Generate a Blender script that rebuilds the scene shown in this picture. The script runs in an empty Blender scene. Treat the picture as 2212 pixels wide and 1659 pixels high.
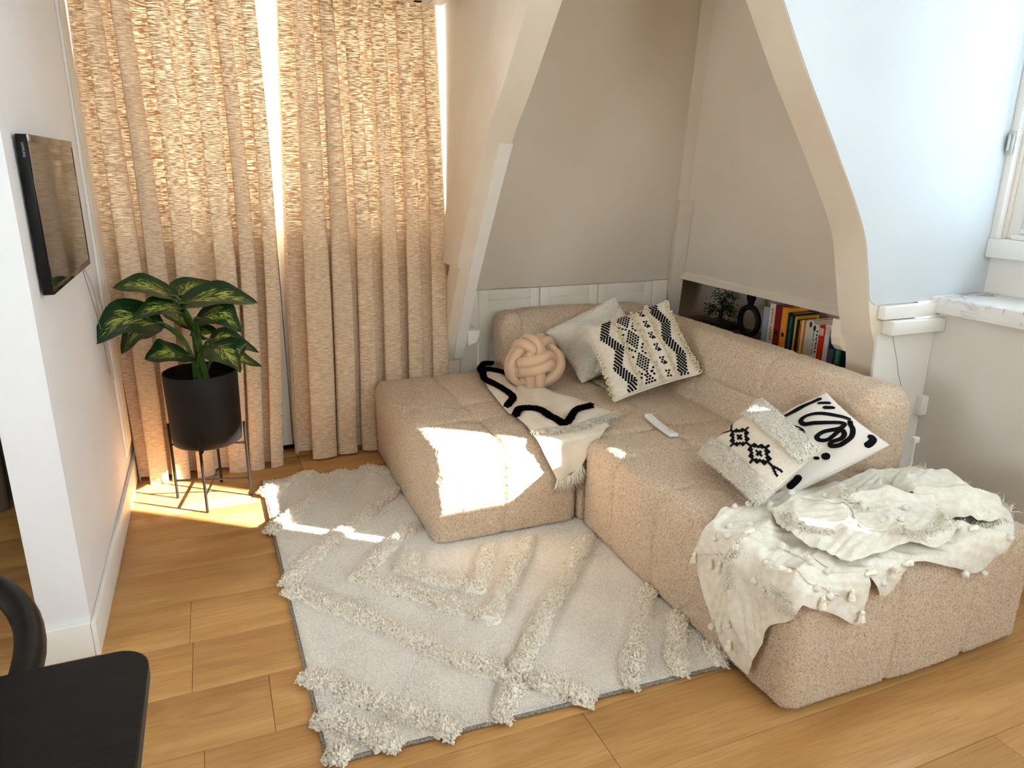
import bpy, math, random
import numpy as np
from mathutils import Vector, Matrix

random.seed(7)
rng = np.random.default_rng(11)
scene = bpy.context.scene
COL = scene.collection

# ------------------------------------------------------------------ camera
CAM = np.array([0.0, 0.0, 1.55])
yaw, pitch, roll, fpx = 0.394813861, 0.293221886, 0.0120535889, 1541.03
cy, sy, cp, sp = math.cos(yaw), math.sin(yaw), math.cos(pitch), math.sin(pitch)
fw = np.array([sy * cp, cy * cp, -sp]); rt = np.array([cy, -sy, 0.0]); up = np.cross(rt, fw)
cr, sr = math.cos(roll), math.sin(roll)
rt, up = cr * rt + sr * up, -sr * rt + cr * up
cam_d = bpy.data.cameras.new('camera')
cam_d.sensor_width = 36.0
cam_d.lens = 36.0 * fpx / 2212.0
cam_d.clip_start = 0.05
cam = bpy.data.objects.new('camera', cam_d); COL.objects.link(cam)
cam.matrix_world = Matrix(((rt[0], up[0], -fw[0], CAM[0]), (rt[1], up[1], -fw[1], CAM[1]),
                           (rt[2], up[2], -fw[2], CAM[2]), (0, 0, 0, 1)))
scene.camera = cam

# ------------------------------------------------------------------ world, sun, exposure
world = bpy.data.worlds.new('sky'); scene.world = world; world.use_nodes = True
wn = world.node_tree.nodes; bg = wn['Background']
bg.inputs['Color'].default_value = (0.87, 0.945, 1.0, 1)
bg.inputs['Strength'].default_value = 6.5
SUN_DIR = Vector((-0.706, 0.528, -0.472)).normalized()
sd = bpy.data.lights.new('sun', 'SUN'); sd.energy = 22.0; sd.angle = math.radians(0.6); sd.color = (1.0, 0.92, 0.80)
so = bpy.data.objects.new('sun', sd); COL.objects.link(so)
so.rotation_euler = SUN_DIR.to_track_quat('-Z', 'Y').to_euler(); so.location = (6, -3, 5)

def portal(name, loc, rot, sx, sy_):
    l = bpy.data.lights.new(name, 'AREA'); l.shape = 'RECTANGLE'; l.size = sx; l.size_y = sy_
    l.cycles.is_portal = True
    o = bpy.data.objects.new(name, l); COL.objects.link(o); o.location = loc; o.rotation_euler = rot
portal('portal_back', (0.38, 4.16, 1.85), (math.radians(-90), 0, 0), 1.6, 1.2)
portal('portal_dormer', (3.26, 1.05, 1.90), (0, math.radians(90), 0), 1.3, 1.9)
portal('portal_left', (-2.7, 0.75, 1.45), (0, math.radians(-90), 0), 1.1, 1.5)

vs = scene.view_settings
vs.view_transform = 'Standard'; vs.look = 'None'; vs.exposure = 1.5; vs.gamma = 1.0; vs.use_curve_mapping = False
scene.cycles.max_bounces = 5; scene.cycles.diffuse_bounces = 4; scene.cycles.glossy_bounces = 2
scene.cycles.transparent_max_bounces = 12; scene.cycles.transmission_bounces = 6
scene.cycles.sample_clamp_indirect = 5.0
scene.cycles.use_denoising = True
scene.cycles.use_adaptive_sampling = True; scene.cycles.adaptive_threshold = 0.015; scene.cycles.adaptive_min_samples = 40

# ------------------------------------------------------------------ mesh helpers
class MB:
    """collects vertices and faces (arrays) in world coordinates"""
    def __init__(s): s.v = []; s.f = []; s.n = 0
    def add(s, v, f):
        v = np.asarray(v, float).reshape(-1, 3)
        s.v.append(v)
        if isinstance(f, np.ndarray): s.f.append(f + s.n)
        else: s.f.extend([[i + s.n for i in q] for q in f])
        s.n += len(v); return s
    def box(s, lo, hi):
        x0, y0, z0 = lo; x1, y1, z1 = hi
        return s.add([(x0,y0,z0),(x1,y0,z0),(x1,y1,z0),(x0,y1,z0),(x0,y0,z1),(x1,y0,z1),(x1,y1,z1),(x0,y1,z1)],
              [(0,3,2,1),(4,5,6,7),(0,1,5,4),(1,2,6,5),(2,3,7,6),(3,0,4,7)])
    def bbox(s, lo, hi, b=0.004):
        """box with chamfered edges"""
        v, f = rbox_data(lo, hi, b, 1, 10.0)
        return s.add(v, f)
    def rbox(s, lo, hi, r, k=4, step=0.05):
        v, f = rbox_data(lo, hi, r, k, step); return s.add(v, f)
    def tube(s, pts, rad, seg=8, closed=False, caps=True):
        v, f = tube_data(pts, rad, seg, closed, caps)
        return s.add(v, f)
    def lathe(s, prof, c, seg=32):
        prof = np.asarray(prof, float); n = len(prof)
        a = np.linspace(0, 2*np.pi, seg, endpoint=False)
        v = np.stack([c[0] + np.outer(prof[:,0], np.cos(a)), c[1] + np.outer(prof[:,0], np.sin(a)),
                      c[2] + np.repeat(prof[:,1][:,None], seg, 1)], -1).reshape(-1, 3)
        i, j = np.meshgrid(np.arange(n-1), np.arange(seg), indexing='ij'); j2 = (j+1) % seg
        f = np.stack([i*seg+j, i*seg+j2, (i+1)*seg+j2, (i+1)*seg+j], -1).reshape(-1, 4)
        return s.add(v, f)
    def prism(s, poly, axis, a, b):
        """extrude a 2d polygon along axis (0,1,2) from a to b; poly holds the two other coordinates in order"""
        n = len(poly); o = [i for i in range(3) if i != axis]
        v = np.zeros((2*n, 3)); p = np.asarray(poly, float)
        v[:n, o[0]] = p[:,0]; v[:n, o[1]] = p[:,1]; v[:n, axis] = a
        v[n:, o[0]] = p[:,0]; v[n:, o[1]] = p[:,1]; v[n:, axis] = b
        f = [tuple(range(n))[::-1], tuple(range(n, 2*n))] + [(i, (i+1) % n, n+(i+1) % n, n+i) for i in range(n)]
        return s.add(v, f)
    def ribbon(s, L, R, closed=False):
        """strip (prism side) between two polylines on the yz/xz etc."""
        L = np.asarray(L, float); R = np.asarray(R, float); n = len(L)
        v = np.concatenate([L, R]); f = [(i, i+1, n+i+1, n+i) for i in range(n-1)]
        return s.add(v, f)
    def grid(s, P, wrap=False):
        P = np.asarray(P, float); n, m = P.shape[:2]
        i, j = np.meshgrid(np.arange(n-1), np.arange(m if wrap else m-1), indexing='ij'); j2 = (j+1) % m
        f = np.stack([i*m+j, i*m+j2, (i+1)*m+j2, (i+1)*m+j], -1).reshape(-1, 4)
        return s.add(P.reshape(-1, 3), f)
    def data(s):
        return np.concatenate(s.v), s.f

def rbox_data(lo, hi, r, k=4, step=0.05):
    lo = np.asarray(lo, float); hi = np.asarray(hi, float)
    r = min(r, 0.499*float((hi-lo).min()))
    cs = []
    for a in range(3):
        L, Hh = lo[a], hi[a]
        e = np.array([r*(1-math.tan(math.pi/4*(1-i/k))) for i in range(k+1)])
        n = max(1, int(math.ceil((Hh-L-2*r)/step)))
        mid = np.linspace(L+r, Hh-r, n+1)
        cs.append(np.concatenate([L+e[:-1], mid, (Hh-e[:-1])[::-1]]))
    V = []; F = []; off = 0
    for ax in range(3):
        b, c = [(1,2),(2,0),(0,1)][ax]
        for side in (0, 1):
            B, C = np.meshgrid(cs[b], cs[c], indexing='ij')
            P = np.zeros(B.shape+(3,)); P[...,b] = B; P[...,c] = C; P[...,ax] = lo[ax] if side == 0 else hi[ax]
            n, m = B.shape
            i, j = np.meshgrid(np.arange(n-1), np.arange(m-1), indexing='ij')
            q = np.stack([i*m+j, (i+1)*m+j, (i+1)*m+j+1, i*m+j+1], -1).reshape(-1, 4)
            if side == 0: q = q[:, ::-1]
            V.append(P.reshape(-1, 3)); F.append(q+off); off += n*m
    V = np.concatenate(V); F = np.concatenate(F)
    q = np.clip(V, lo+r, hi-r); d = V-q; l = np.linalg.norm(d, axis=1, keepdims=True)
    V = q + np.where(l > 1e-9, d/np.maximum(l, 1e-9)*r, 0)
    key = np.round(V*1e5).astype(np.int64)
    _, idx, inv = np.unique(key, axis=0, return_index=True, return_inverse=True)
    inv = inv.reshape(-1)
    return V[idx], inv[F]

def frames(P, closed=False):
    n = len(P)
    T = (np.roll(P, -1, 0)-np.roll(P, 1, 0)) if closed else np.gradient(P, axis=0)
    T /= np.maximum(np.linalg.norm(T, axis=1, keepdims=True), 1e-9)
    N = np.zeros_like(P); r0 = np.array([0, 0, 1.0]) if abs(T[0][2]) < 0.9 else np.array([1.0, 0, 0])
    u = r0-T[0]*(r0@T[0]); u /= np.linalg.norm(u); N[0] = u
    for i in range(1, n):
        u = N[i-1]-T[i]*(N[i-1]@T[i]); l = np.linalg.norm(u); N[i] = u/l if l > 1e-9 else N[i-1]
    return T, N, np.cross(T, N)

def tube_data(pts, rad, seg=8, closed=False, caps=True):
    P = np.asarray(pts, float); n = len(P); T, N, B = frames(P, closed)
    R = np.broadcast_to(np.asarray(rad, float), (n,))
    a = np.linspace(0, 2*np.pi, seg, endpoint=False)
    V = P[:,None] + R[:,None,None]*(N[:,None]*np.cos(a)[None,:,None] + B[:,None]*np.sin(a)[None,:,None])
    m = n if closed else n-1
    i, j = np.meshgrid(np.arange(m), np.arange(seg), indexing='ij'); i2 = (i+1) % n; j2 = (j+1) % seg
    F = np.stack([i*seg+j, i*seg+j2, i2*seg+j2, i2*seg+j], -1).reshape(-1, 4).tolist()
    V = V.reshape(-1, 3)
    if caps and not closed:
        F = F + [list(range(seg))[::-1], list(range((n-1)*seg, n*seg))]
    return V, F

def smooth_poly(pts, n=40, closed=False):
    """Catmull-Rom through points"""
    P = np.asarray(pts, float)
    Q = np.concatenate([P[-1:], P, P[:2]]) if closed else np.concatenate([2*P[:1]-P[1:2], P, 2*P[-1:]-P[-2:-1]])
    m = len(P) if closed else len(P)-1
    t = np.linspace(0, m, n, endpoint=not closed); i = np.minimum(t.astype(int), m-1); f = (t-i)[:,None]
    a, b, c, d = Q[i], Q[i+1], Q[i+2], Q[i+3]
    return 0.5*((2*b)+(-a+c)*f+(2*a-5*b+4*c-d)*f**2+(-a+3*b-3*c+d)*f**3)

def obj(name, mb, material, parent=None, smooth=False, at=None, autosmooth=None):
    """one mesh object; vertices are given in world space"""
    V, F = mb.data() if isinstance(mb, MB) else mb
    V = np.asarray(V, float)
    if parent is not None: org = np.array(parent['_o'][:])
    elif at is not None: org = np.asarray(at, float)
    else:
        lo, hi = V.min(0), V.max(0); org = np.array([(lo[0]+hi[0])/2, (lo[1]+hi[1])/2, lo[2]])
    me = bpy.data.meshes.new(name)
    W = (V-org)
    if len(F) and all(isinstance(q, np.ndarray) and q.ndim == 2 for q in F) and len({q.shape[1] for q in F}) == 1:
        A = np.concatenate(F); n, k = A.shape
        me.vertices.add(len(W)); me.vertices.foreach_set('co', W.astype(np.float32).ravel())
        me.loops.add(n*k); me.loops.foreach_set('vertex_index', A.astype(np.int32).ravel())
        me.polygons.add(n); me.polygons.foreach_set('loop_start', (np.arange(n)*k).astype(np.int32))
        me.update(calc_edges=True); me.validate()
    else:
        L = []
        for q in F:
            if isinstance(q, np.ndarray) and q.ndim == 2: L.extend(q.tolist())
            else: L.append(list(q))
        me.from_pydata(W.tolist(), [], L); me.update()
    if smooth:
        me.polygons.foreach_set('use_smooth', np.ones(len(me.polygons), bool))
        if autosmooth is not None:
            try: me.set_sharp_from_angle(angle=math.radians(autosmooth))
            except Exception: pass
    ms = material if isinstance(material, (list, tuple)) else [material]
    for m in ms: me.materials.append(m)
    o = bpy.data.objects.new(name, me); COL.objects.link(o)
    o['_o'] = [float(c) for c in org]
    if parent is not None:
        o.parent = parent
    else: o.location = org
    return o

def thing(name, label, cat, at, group=None):
    o = bpy.data.objects.new(name, None); COL.objects.link(o); o.empty_display_size = 0.1
    o.location = at; o['_o'] = [float(c) for c in at]
    return tag(o, label, cat, group)
def tag(o, label, cat, group=None):
    o['label'] = label; o['category'] = cat
    if group: o['group'] = group
    return o
def struct(name, mb, m, parent=None, smooth=False, label=None):
    o = obj(name, mb, m, parent, smooth)
    if parent is None: o['kind'] = 'structure'
    if label: o['label'] = label
    return o
def B(lo, hi): return MB().box(lo, hi)
def BB(lo, hi, b=0.004): return MB().bbox(lo, hi, b)

def text_data(txt, size, extrude=0.0, bold=0.0):
    cu = bpy.data.curves.new('t', 'FONT'); cu.body = txt; cu.size = size; cu.extrude = extrude; cu.offset = bold
    cu.align_x = 'CENTER'; cu.align_y = 'CENTER'; cu.resolution_u = 3
    o = bpy.data.objects.new('t', cu); COL.objects.link(o)
    dg = bpy.context.evaluated_depsgraph_get(); me = o.evaluated_get(dg).to_mesh()
    V = np.array([v.co[:] for v in me.vertices]).reshape(-1, 3); F = [list(p.vertices) for p in me.polygons]
    o.evaluated_get(dg).to_mesh_clear(); bpy.data.objects.remove(o); bpy.data.curves.remove(cu)
    return V, F
def text_on(name, txt, size, origin, xdir, ydir, m, parent, bold=0.0, fit=None, maxh=None):
    V, F = text_data(txt, size, 0.0, bold)
    if fit:
        w = V[:,0].max()-V[:,0].min(); V = V*(fit/max(w, 1e-6))
    if maxh:
        hh = V[:,1].max()-V[:,1].min(); V[:,1] *= min(1.0, maxh/max(hh, 1e-6))
    V[:,:2] -= (V[:,:2].max(0)+V[:,:2].min(0))/2
    x = np.asarray(xdir, float); y = np.asarray(ydir, float)
    W = np.asarray(origin, float)+V[:,:1]*x+V[:,1:2]*y
    return obj(name, (W, F), m, parent)

# ------------------------------------------------------------------ material helpers
def nodes(name):
    m = bpy.data.materials.new(name); m.use_nodes = True
    nt = m.node_tree; b = nt.nodes['Principled BSDF']
    return m, nt, b
def lin(c):
    """sRGB 0-255 to linear"""
    return tuple(((x/255/12.92) if x/255 <= 0.04045 else ((x/255+0.055)/1.055)**2.4) for x in c)+(1,)
def pos(nt, scale=(1,1,1), rot=(0,0,0), loc=(0,0,0)):
    g = nt.nodes.new('ShaderNodeNewGeometry'); mp = nt.nodes.new('ShaderNodeMapping')
    mp.inputs['Scale'].default_value = scale; mp.inputs['Rotation'].default_value = rot; mp.inputs['Location'].default_value = loc
    nt.links.new(g.outputs['Position'], mp.inputs['Vector']); return mp.outputs['Vector']
def noise(nt, vec, scale, detail=3, rough=0.5, dist=0.0):
    n = nt.nodes.new('ShaderNodeTexNoise'); n.inputs['Scale'].default_value = scale
    n.inputs['Detail'].default_value = detail; n.inputs['Roughness'].default_value = rough; n.inputs['Distortion'].default_value = dist
    nt.links.new(vec, n.inputs['Vector']); return n.outputs['Fac']
def ramp(nt, fac, stops):
    r = nt.nodes.new('ShaderNodeValToRGB'); e = r.color_ramp.elements
    while len(e) < len(stops): e.new(0.5)
    for k, (p, c) in enumerate(stops): e[k].position = p; e[k].color = c
    nt.links.new(fac, r.inputs['Fac']); return r.outputs['Color']
def bump(nt, b, h, strength, dist, prev=None):
    n = nt.nodes.new('ShaderNodeBump'); n.inputs['Strength'].default_value = strength; n.inputs['Distance'].default_value = dist
    nt.links.new(h, n.inputs['Height'])
    if prev is not None: nt.links.new(prev, n.inputs['Normal'])
    if b is not None: nt.links.new(n.outputs['Normal'], b.inputs['Normal'])
    return n.outputs['Normal']
def math_n(nt, op, a, b=None):
    n = nt.nodes.new('ShaderNodeMath'); n.operation = op
    for k, x in enumerate((a, b)):
        if x is None: continue
        if isinstance(x, (int, float)): n.inputs[k].default_value = x
        else: nt.links.new(x, n.inputs[k])
    return n.outputs[0]
def plain(name, c, rough=0.5, spec=0.3, c2=None, sc=6.0, bs=None, bstr=0.15, metallic=0.0, sheen=0.0, bd=0.002):
    m, nt, b = nodes(name); c = lin(c)
    even = c2 is None and bs is None
    b.inputs['Roughness'].default_value = rough; b.inputs['Specular IOR Level'].default_value = spec; b.inputs['Metallic'].default_value = metallic
    b.inputs['Sheen Weight'].default_value = sheen
    if even:
        b.inputs['Base Color'].default_value = c; return m
    P = pos(nt)
    c2 = lin(c2) if c2 else tuple(x*0.94 for x in c[:3])+(1,)
    nt.links.new(ramp(nt, noise(nt, P, sc, 2), [(0.35, c), (0.65, c2)]), b.inputs['Base Color'])
    if bs: bump(nt, b, noise(nt, P, bs, 1), bstr, bd)
    return m
# ------------------------------------------------------------------ materials
WALL = plain('wall_paint', (240, 234, 225), 0.75, 0.2, (236, 229, 219), 2.0)
WHITE = plain('white_gloss_paint', (243, 239, 231), 0.4, 0.4, (239, 234, 226), 3.0)
CREAM = plain('beam_paint', (238, 225, 206), 0.5, 0.35, (232, 217, 196), 3.0)
SLOPE = plain('slope_paint', (238, 226, 209), 0.8, 0.15, (233, 220, 202), 1.5)
GREYW = plain('grey_wall_paint', (226, 219, 208), 0.8, 0.15, (220, 213, 201), 2.0)
DARK = plain('dark_gap', (18, 14, 12), 0.9, 0.1)
def glass_mat():
    m = bpy.data.materials.new('window_glass'); m.use_nodes = True; nt = m.node_tree; nt.nodes.clear()
    out = nt.nodes.new('ShaderNodeOutputMaterial'); t = nt.nodes.new('ShaderNodeBsdfTransparent'); g = nt.nodes.new('ShaderNodeBsdfGlossy')
    g.inputs['Roughness'].default_value = 0.02; fr = nt.nodes.new('ShaderNodeFresnel'); fr.inputs['IOR'].default_value = 1.35
    mx = nt.nodes.new('ShaderNodeMixShader'); t.inputs['Color'].default_value = (0.97, 0.98, 0.98, 1)
    nt.links.new(fr.outputs[0], mx.inputs[0]); nt.links.new(t.outputs[0], mx.inputs[1]); nt.links.new(g.outputs[0], mx.inputs[2])
    nt.links.new(mx.outputs[0], out.inputs[0]); return m
GLASS = glass_mat()
def oak():
    m, nt, b = nodes('oak_plank')
    oi = nt.nodes.new('ShaderNodeObjectInfo')
    g = nt.nodes.new('ShaderNodeNewGeometry')
    cb = nt.nodes.new('ShaderNodeCombineXYZ')
    r7 = math_n(nt, 'MULTIPLY', oi.outputs['Random'], 37.0)
    nt.links.new(r7, cb.inputs[0]); nt.links.new(r7, cb.inputs[1])
    ad = nt.nodes.new('ShaderNodeVectorMath'); ad.operation = 'ADD'
    nt.links.new(g.outputs['Position'], ad.inputs[0]); nt.links.new(cb.outputs[0], ad.inputs[1])
    def mp(s):
        n = nt.nodes.new('ShaderNodeMapping'); n.inputs['Scale'].default_value = s
        nt.links.new(ad.outputs[0], n.inputs['Vector']); return n.outputs['Vector']
    fine = noise(nt, mp((3.0, 55.0, 1.0)), 2.2, 3, 0.6, 0.4)
    broad = noise(nt, mp((0.9, 7.0, 1.0)), 1.6, 2, 0.5, 0.8)
    # growth rings that bend round the knots
    vo = nt.nodes.new('ShaderNodeTexVoronoi'); vo.inputs['Scale'].default_value = 1.0
    nt.links.new(mp((1.15, 3.2, 1.0)), vo.inputs['Vector'])
    ring = nt.nodes.new('ShaderNodeMath'); ring.operation = 'SINE'
    nt.links.new(math_n(nt, 'MULTIPLY', vo.outputs['Distance'], 70.0), ring.inputs[0])
    near = ramp(nt, vo.outputs['Distance'], [(0.0, (1,1,1,1)), (0.26, (0,0,0,1))])
    rings = math_n(nt, 'MULTIPLY', math_n(nt, 'ADD', math_n(nt, 'MULTIPLY', ring.outputs[0], 0.5), 0.5), near)
    base = ramp(nt, broad, [(0.25, lin((188, 138, 80))), (0.5, lin((202, 152, 92))), (0.75, lin((213, 166, 105)))])
    def mix(kind, fac, a, c):
        n = nt.nodes.new('ShaderNodeMix'); n.data_type = 'RGBA'; n.blend_type = kind
        if isinstance(fac, float): n.inputs[0].default_value = fac
        else: nt.links.new(fac, n.inputs[0])
        nt.links.new(a, n.inputs[6])
        if isinstance(c, tuple): n.inputs[7].default_value = c
        else: nt.links.new(c, n.inputs[7])
        return n.outputs[2]
    c = mix('MULTIPLY', 0.75, base, ramp(nt, fine, [(0.30, (0.80, 0.74, 0.66, 1)), (0.55, (1, 1, 1, 1))]))
    c = mix('MULTIPLY', math_n(nt, 'MULTIPLY', rings, 0.35), c, lin((168, 120, 74)))
    knot = ramp(nt, vo.outputs['Distance'], [(0.02, (1,1,1,1)), (0.065, (0,0,0,1))])
    c = mix('MIX', math_n(nt, 'MULTIPLY', knot, 0.75), c, lin((96, 66, 42)))
    hs = nt.nodes.new('ShaderNodeHueSaturation'); nt.links.new(c, hs.inputs['Color'])
    nt.links.new(math_n(nt, 'ADD', math_n(nt, 'MULTIPLY', oi.outputs['Random'], 0.14), 0.93), hs.inputs['Value'])
    nt.links.new(hs.outputs[0], b.inputs['Base Color'])
    b.inputs['Roughness'].default_value = 0.42; b.inputs['Specular IOR Level'].default_value = 0.4
    bump(nt, b, fine, 0.12, 0.002)
    return m
OAK = oak()

# ------------------------------------------------------------------ floor
fl = struct('floor', B((-2.7, -2.3, -0.06), (3.3, 4.3, -0.012)), plain('subfloor', (70, 48, 30), 0.9))
PW = 0.2594
y = 1.274-14*PW; row = 0
while y < 4.2:
    offs = {3: -0.196}.get(round((y-1.274)/PW), None)
    x = -2.7-rng.uniform(0, 1.6)
    cuts = [x]
    while x < 3.3: x += 1.9; cuts.append(x)
    if offs is not None: cuts = [offs-2.9, offs, offs+2.2, offs+4.0]
    for a, c in zip(cuts[:-1], cuts[1:]):
        a, c = max(a, -2.7), min(c, 3.3)
        if c-a < 0.05: continue
        obj('plank', BB((a+0.0006, y+0.0006, -0.012), (c-0.0006, y+PW-0.0006, 0.0), 0.0012), OAK, fl)
    y += PW; row += 1

# ------------------------------------------------------------------ shell
ZC = 2.6
ceil_o = struct('ceiling', B((-2.7, -2.3, ZC), (3.4, 4.3, ZC+0.06)), WALL)
PARTW = plain('partition_paint', (242, 240, 240), 0.7, 0.25, (238, 236, 236), 2.0)
struct('wall_left', B((-0.63, 2.37, 0), (-0.49, 4.2, ZC)), PARTW)
struct('wall_far', MB().box((-2.7, -2.3, 0), (-2.6, 0.0, ZC)).box((-2.7, 1.5, 0), (-2.6, 4.3, ZC)).box((-2.7, 0.0, 0), (-2.6, 1.5, 0.9)).box((-2.7, 0.0, 2.0), (-2.6, 1.5, ZC)), WALL)
struct('wall_beyond', B((-2.6, 3.95, 0), (-0.63, 4.05, ZC)), WALL)
# back wall with the window opening behind the curtains
wb = MB()
wb.box((-0.49, 4.12, 0), (1.21, 4.20, 1.24)).box((-0.49, 4.12, 2.46), (1.21, 4.20, ZC))
wb.box((-0.49, 4.12, 1.24), (-0.44, 4.20, 2.46)).box((1.16, 4.12, 1.24), (1.21, 4.20, 2.46))
struct('wall_back', wb, WALL)
# side cheek of the curtain bay
struct('wall_bay', MB().prism([(4.2, 0), (3.96, 0), (3.96, 0.9), (3.72, 1.12), (3.36, 1.64), (3.13, 1.87), (2.87, 2.15), (2.45, ZC), (4.2, ZC)], 0, 1.189, 1.205), SLOPE)
K1, K2 = 0.30, 0.50
def yb(z): return 3.945-K2*(z-0.865)
def xr(z): return 2.775-K1*(z-0.905)
# sloped roof planes
def slab(poly, n, t):
    p = np.asarray(poly, float); n = np.asarray(n, float); n /= np.linalg.norm(n); q = p+n*t; k = len(p)
    return MB().add(np.concatenate([p, q]), [tuple(range(k)), tuple(range(k, 2*k))[::-1]]+[(i, k+i, k+(i+1) % k, (i+1) % k) for i in range(k)])
struct('wall_slope_back', slab([(1.20, yb(0.865), 0.865), (2.80, yb(0.865), 0.865), (xr(ZC), yb(ZC), ZC), (1.20, yb(ZC), ZC)], (0, 1, K2), 0.05), SLOPE)
struct('wall_slope_right', slab([(xr(0.905), 3.95, 0.905), (xr(0.905), 2.20, 0.905), (xr(ZC), 2.20, ZC), (xr(ZC), yb(ZC), ZC)], (1, 0, K1), 0.05), SLOPE)
# wall behind the low cabinets and the niche behind the sofa back
struct('wall_knee_back', B((1.21, 4.26, 0), (3.2, 4.3, 0.95)), GREYW)
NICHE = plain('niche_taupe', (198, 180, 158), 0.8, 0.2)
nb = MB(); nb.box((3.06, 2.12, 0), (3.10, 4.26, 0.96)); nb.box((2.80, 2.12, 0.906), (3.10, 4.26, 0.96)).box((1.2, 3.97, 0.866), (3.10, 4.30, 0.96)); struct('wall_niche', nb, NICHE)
struct('trim_niche', MB().prism([(2.760, 0.885), (2.785, 0.885), (2.785, 0.935), (2.772, 0.935), (2.764, 0.922), (2.760, 0.920)], 1, 2.20, 3.93), CREAM)
sh = struct('trim_shelf', BB((2.74, 2.30, 0.585), (3.06, 3.94, 0.605)), plain('shelf_wood', (112, 88, 64), 0.6))
struct('wall_knee_right', B((2.80, 2.29, 0), (2.83, 3.94, 0.585)), GREYW)
# strip and post over the corner where the slopes meet
def hip(z): return np.array([xr(z), yb(z), z])
W_ = np.array([0.923, -0.384, 0]); D_ = np.array([-0.384, -0.923, 0])
def hip_bar(z0, z1, w, d0, d1):
    v = []
    for z in (z0, z1):
        h = hip(z)
        for a, b_ in ((-w, d0), (w, d0), (w, d1), (-w, d1)): v.append(h+W_*a+D_*b_)
    return MB().add(v, [(0,1,2,3),(7,6,5,4),(0,4,5,1),(1,5,6,2),(2,6,7,3),(3,7,4,0)])
tag(obj('corner_batten', hip_bar(1.38, ZC, 0.042, -0.02, 0.055), SLOPE), 'flat painted batten covering the corner where the two sloped walls meet', 'batten')
tag(obj('corner_post', hip_bar(0.35, 1.385, 0.040, 0.0, 0.105), CREAM), 'short white post standing in the corner behind the sofa', 'post')
# lower ceiling over the curtain bay
sf = struct('trim_soffit', B((-0.49, 2.55, 2.297), (1.058, 3.65, 2.335)), WHITE)
obj('edge_board', B((1.060, 2.55, 2.295), (1.129, 3.65, 2.335)), WHITE, sf)
obj('rail_slot', B((0.985, 3.60, 2.294), (1.02, 3.625, 2.2965)), DARK, sf)
# baseboard of the partition
def skirting(pts, h, t):
    mb = MB()
    for (x0, y0, x1, y1) in pts: mb.bbox((x0, y0, 0), (x1, y1, h), 0.004)
    return mb
struct('baseboard_left', skirting([(-0.49, 2.352, -0.474, 4.12)], 0.125, 0), WHITE)
struct('baseboard_end', skirting([(-0.646, 2.352, -0.4905, 2.3695)], 0.125, 0), WHITE)
# fluted casing on the partition beside the curtain
cs_ = struct('trim_casing', BB((-0.49, 3.64, 0.20), (-0.478, 3.80, 2.29), 0.003), WHITE)
for k in range(4): obj('rib', BB((-0.478, 3.655+k*0.037, 0.235), (-0.470, 3.677+k*0.037, 2.25), 0.003), CREAM, cs_)
# rear wall behind the viewer
struct('wall_rear', MB().box((-2.6, -2.3, 0), (0.0, -2.2, ZC)).box((1.6, -2.3, 0), (2.95, -2.2, ZC)).box((0.0, -2.3, 0), (1.6, -2.2, 1.92)).box((0.0, -2.3, 2.52), (1.6, -2.2, ZC)), WALL)
def window(name, frame_boxes, panes):
    o = struct(name, frame_boxes[0], WHITE)
    for fb in frame_boxes[1:]: obj('frame', fb, WHITE, o)
    for p in panes: obj('pane', p, GLASS, o)
    return o
window('window_1', [MB().box((-0.44, 4.14, 1.24), (1.16, 4.18, 1.29)).box((-0.44, 4.14, 2.41), (1.16, 4.18, 2.46)), B((-0.44, 4.14, 1.29), (-0.40, 4.18, 2.41)), B((1.12, 4.14, 1.29), (1.16, 4.18, 2.41))],
       [B((-0.40, 4.158, 1.29), (1.12, 4.162, 2.41))])
# right hand wall under and around the dormer
struct('wall_right', MB().box((2.87, -2.3, 0), (2.95, 2.14, 0.985)).box((2.87, -2.3, 0.985), (2.95, -1.9, ZC)).box((2.87, -0.02, 0.985), (2.95, 0.04, ZC)).box((2.87, -1.9, 2.52), (2.95, -0.02, ZC)).box((2.87, -1.9, 0.985), (2.95, -0.02, 1.45)).box((2.95, -0.02, 0.985), (3.25, 0.04, ZC)), GREYW)
CHK = smooth_poly([(2.56, 0.80), (2.494, 0.949), (2.42, 1.20), (2.391, 1.292), (2.321, 1.418), (2.159, 1.653), (1.985, 1.895), (1.85, 2.102), (1.72, 2.30), (1.56, ZC-0.002)], 46)
CHK = [(float(q[0])+0.003, float(q[1])) for q in CHK if q[1] > 1.028][::-1]
struct('wall_dormer', MB().prism([(CHK[-1][0]+0.03, 1.028), (3.25, 1.028), (3.25, ZC-0.002)]+CHK, 1, 2.116, 2.20), plain('cheek_paint', (212, 216, 219), 0.6, 0.25, (208, 213, 216), 2.0))
wd = MB()
wd.box((3.15, 0.0, 0.95), (3.25, 2.2, 1.285))                    # under the window
wd.box((3.15, 2.075, 1.285), (3.25, 2.2, ZC)).box((3.15, 0.0, 1.285), (3.25, 0.20, ZC)).box((3.15, 0.0, 2.50), (3.25, 2.2, ZC))
wd.box((3.15, 0.20, 1.58), (3.25, 0.70, 2.50)).box((3.15, 0.40, 1.285), (3.25, 0.70, 1.58)).box((3.15, 0.20, 1.285), (3.25, 0.40, 1.42)).box((3.15, 0.20, 1.42), (3.25, 0.28, 1.58))
struct('wall_window', wd, WALL)
w2 = struct('window_2', MB().bbox((3.105, 0.04, 1.205), (3.16, 2.115, 1.285), 0.004), WHITE)
obj('casing', BB((3.115, 2.085, 1.285), (3.15, 2.117, 2.50), 0.003), WHITE, w2)
obj('sill_strip', BB((3.12, 0.72, 1.286), (3.15, 2.03, 1.305), 0.003), WHITE, w2)
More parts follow.
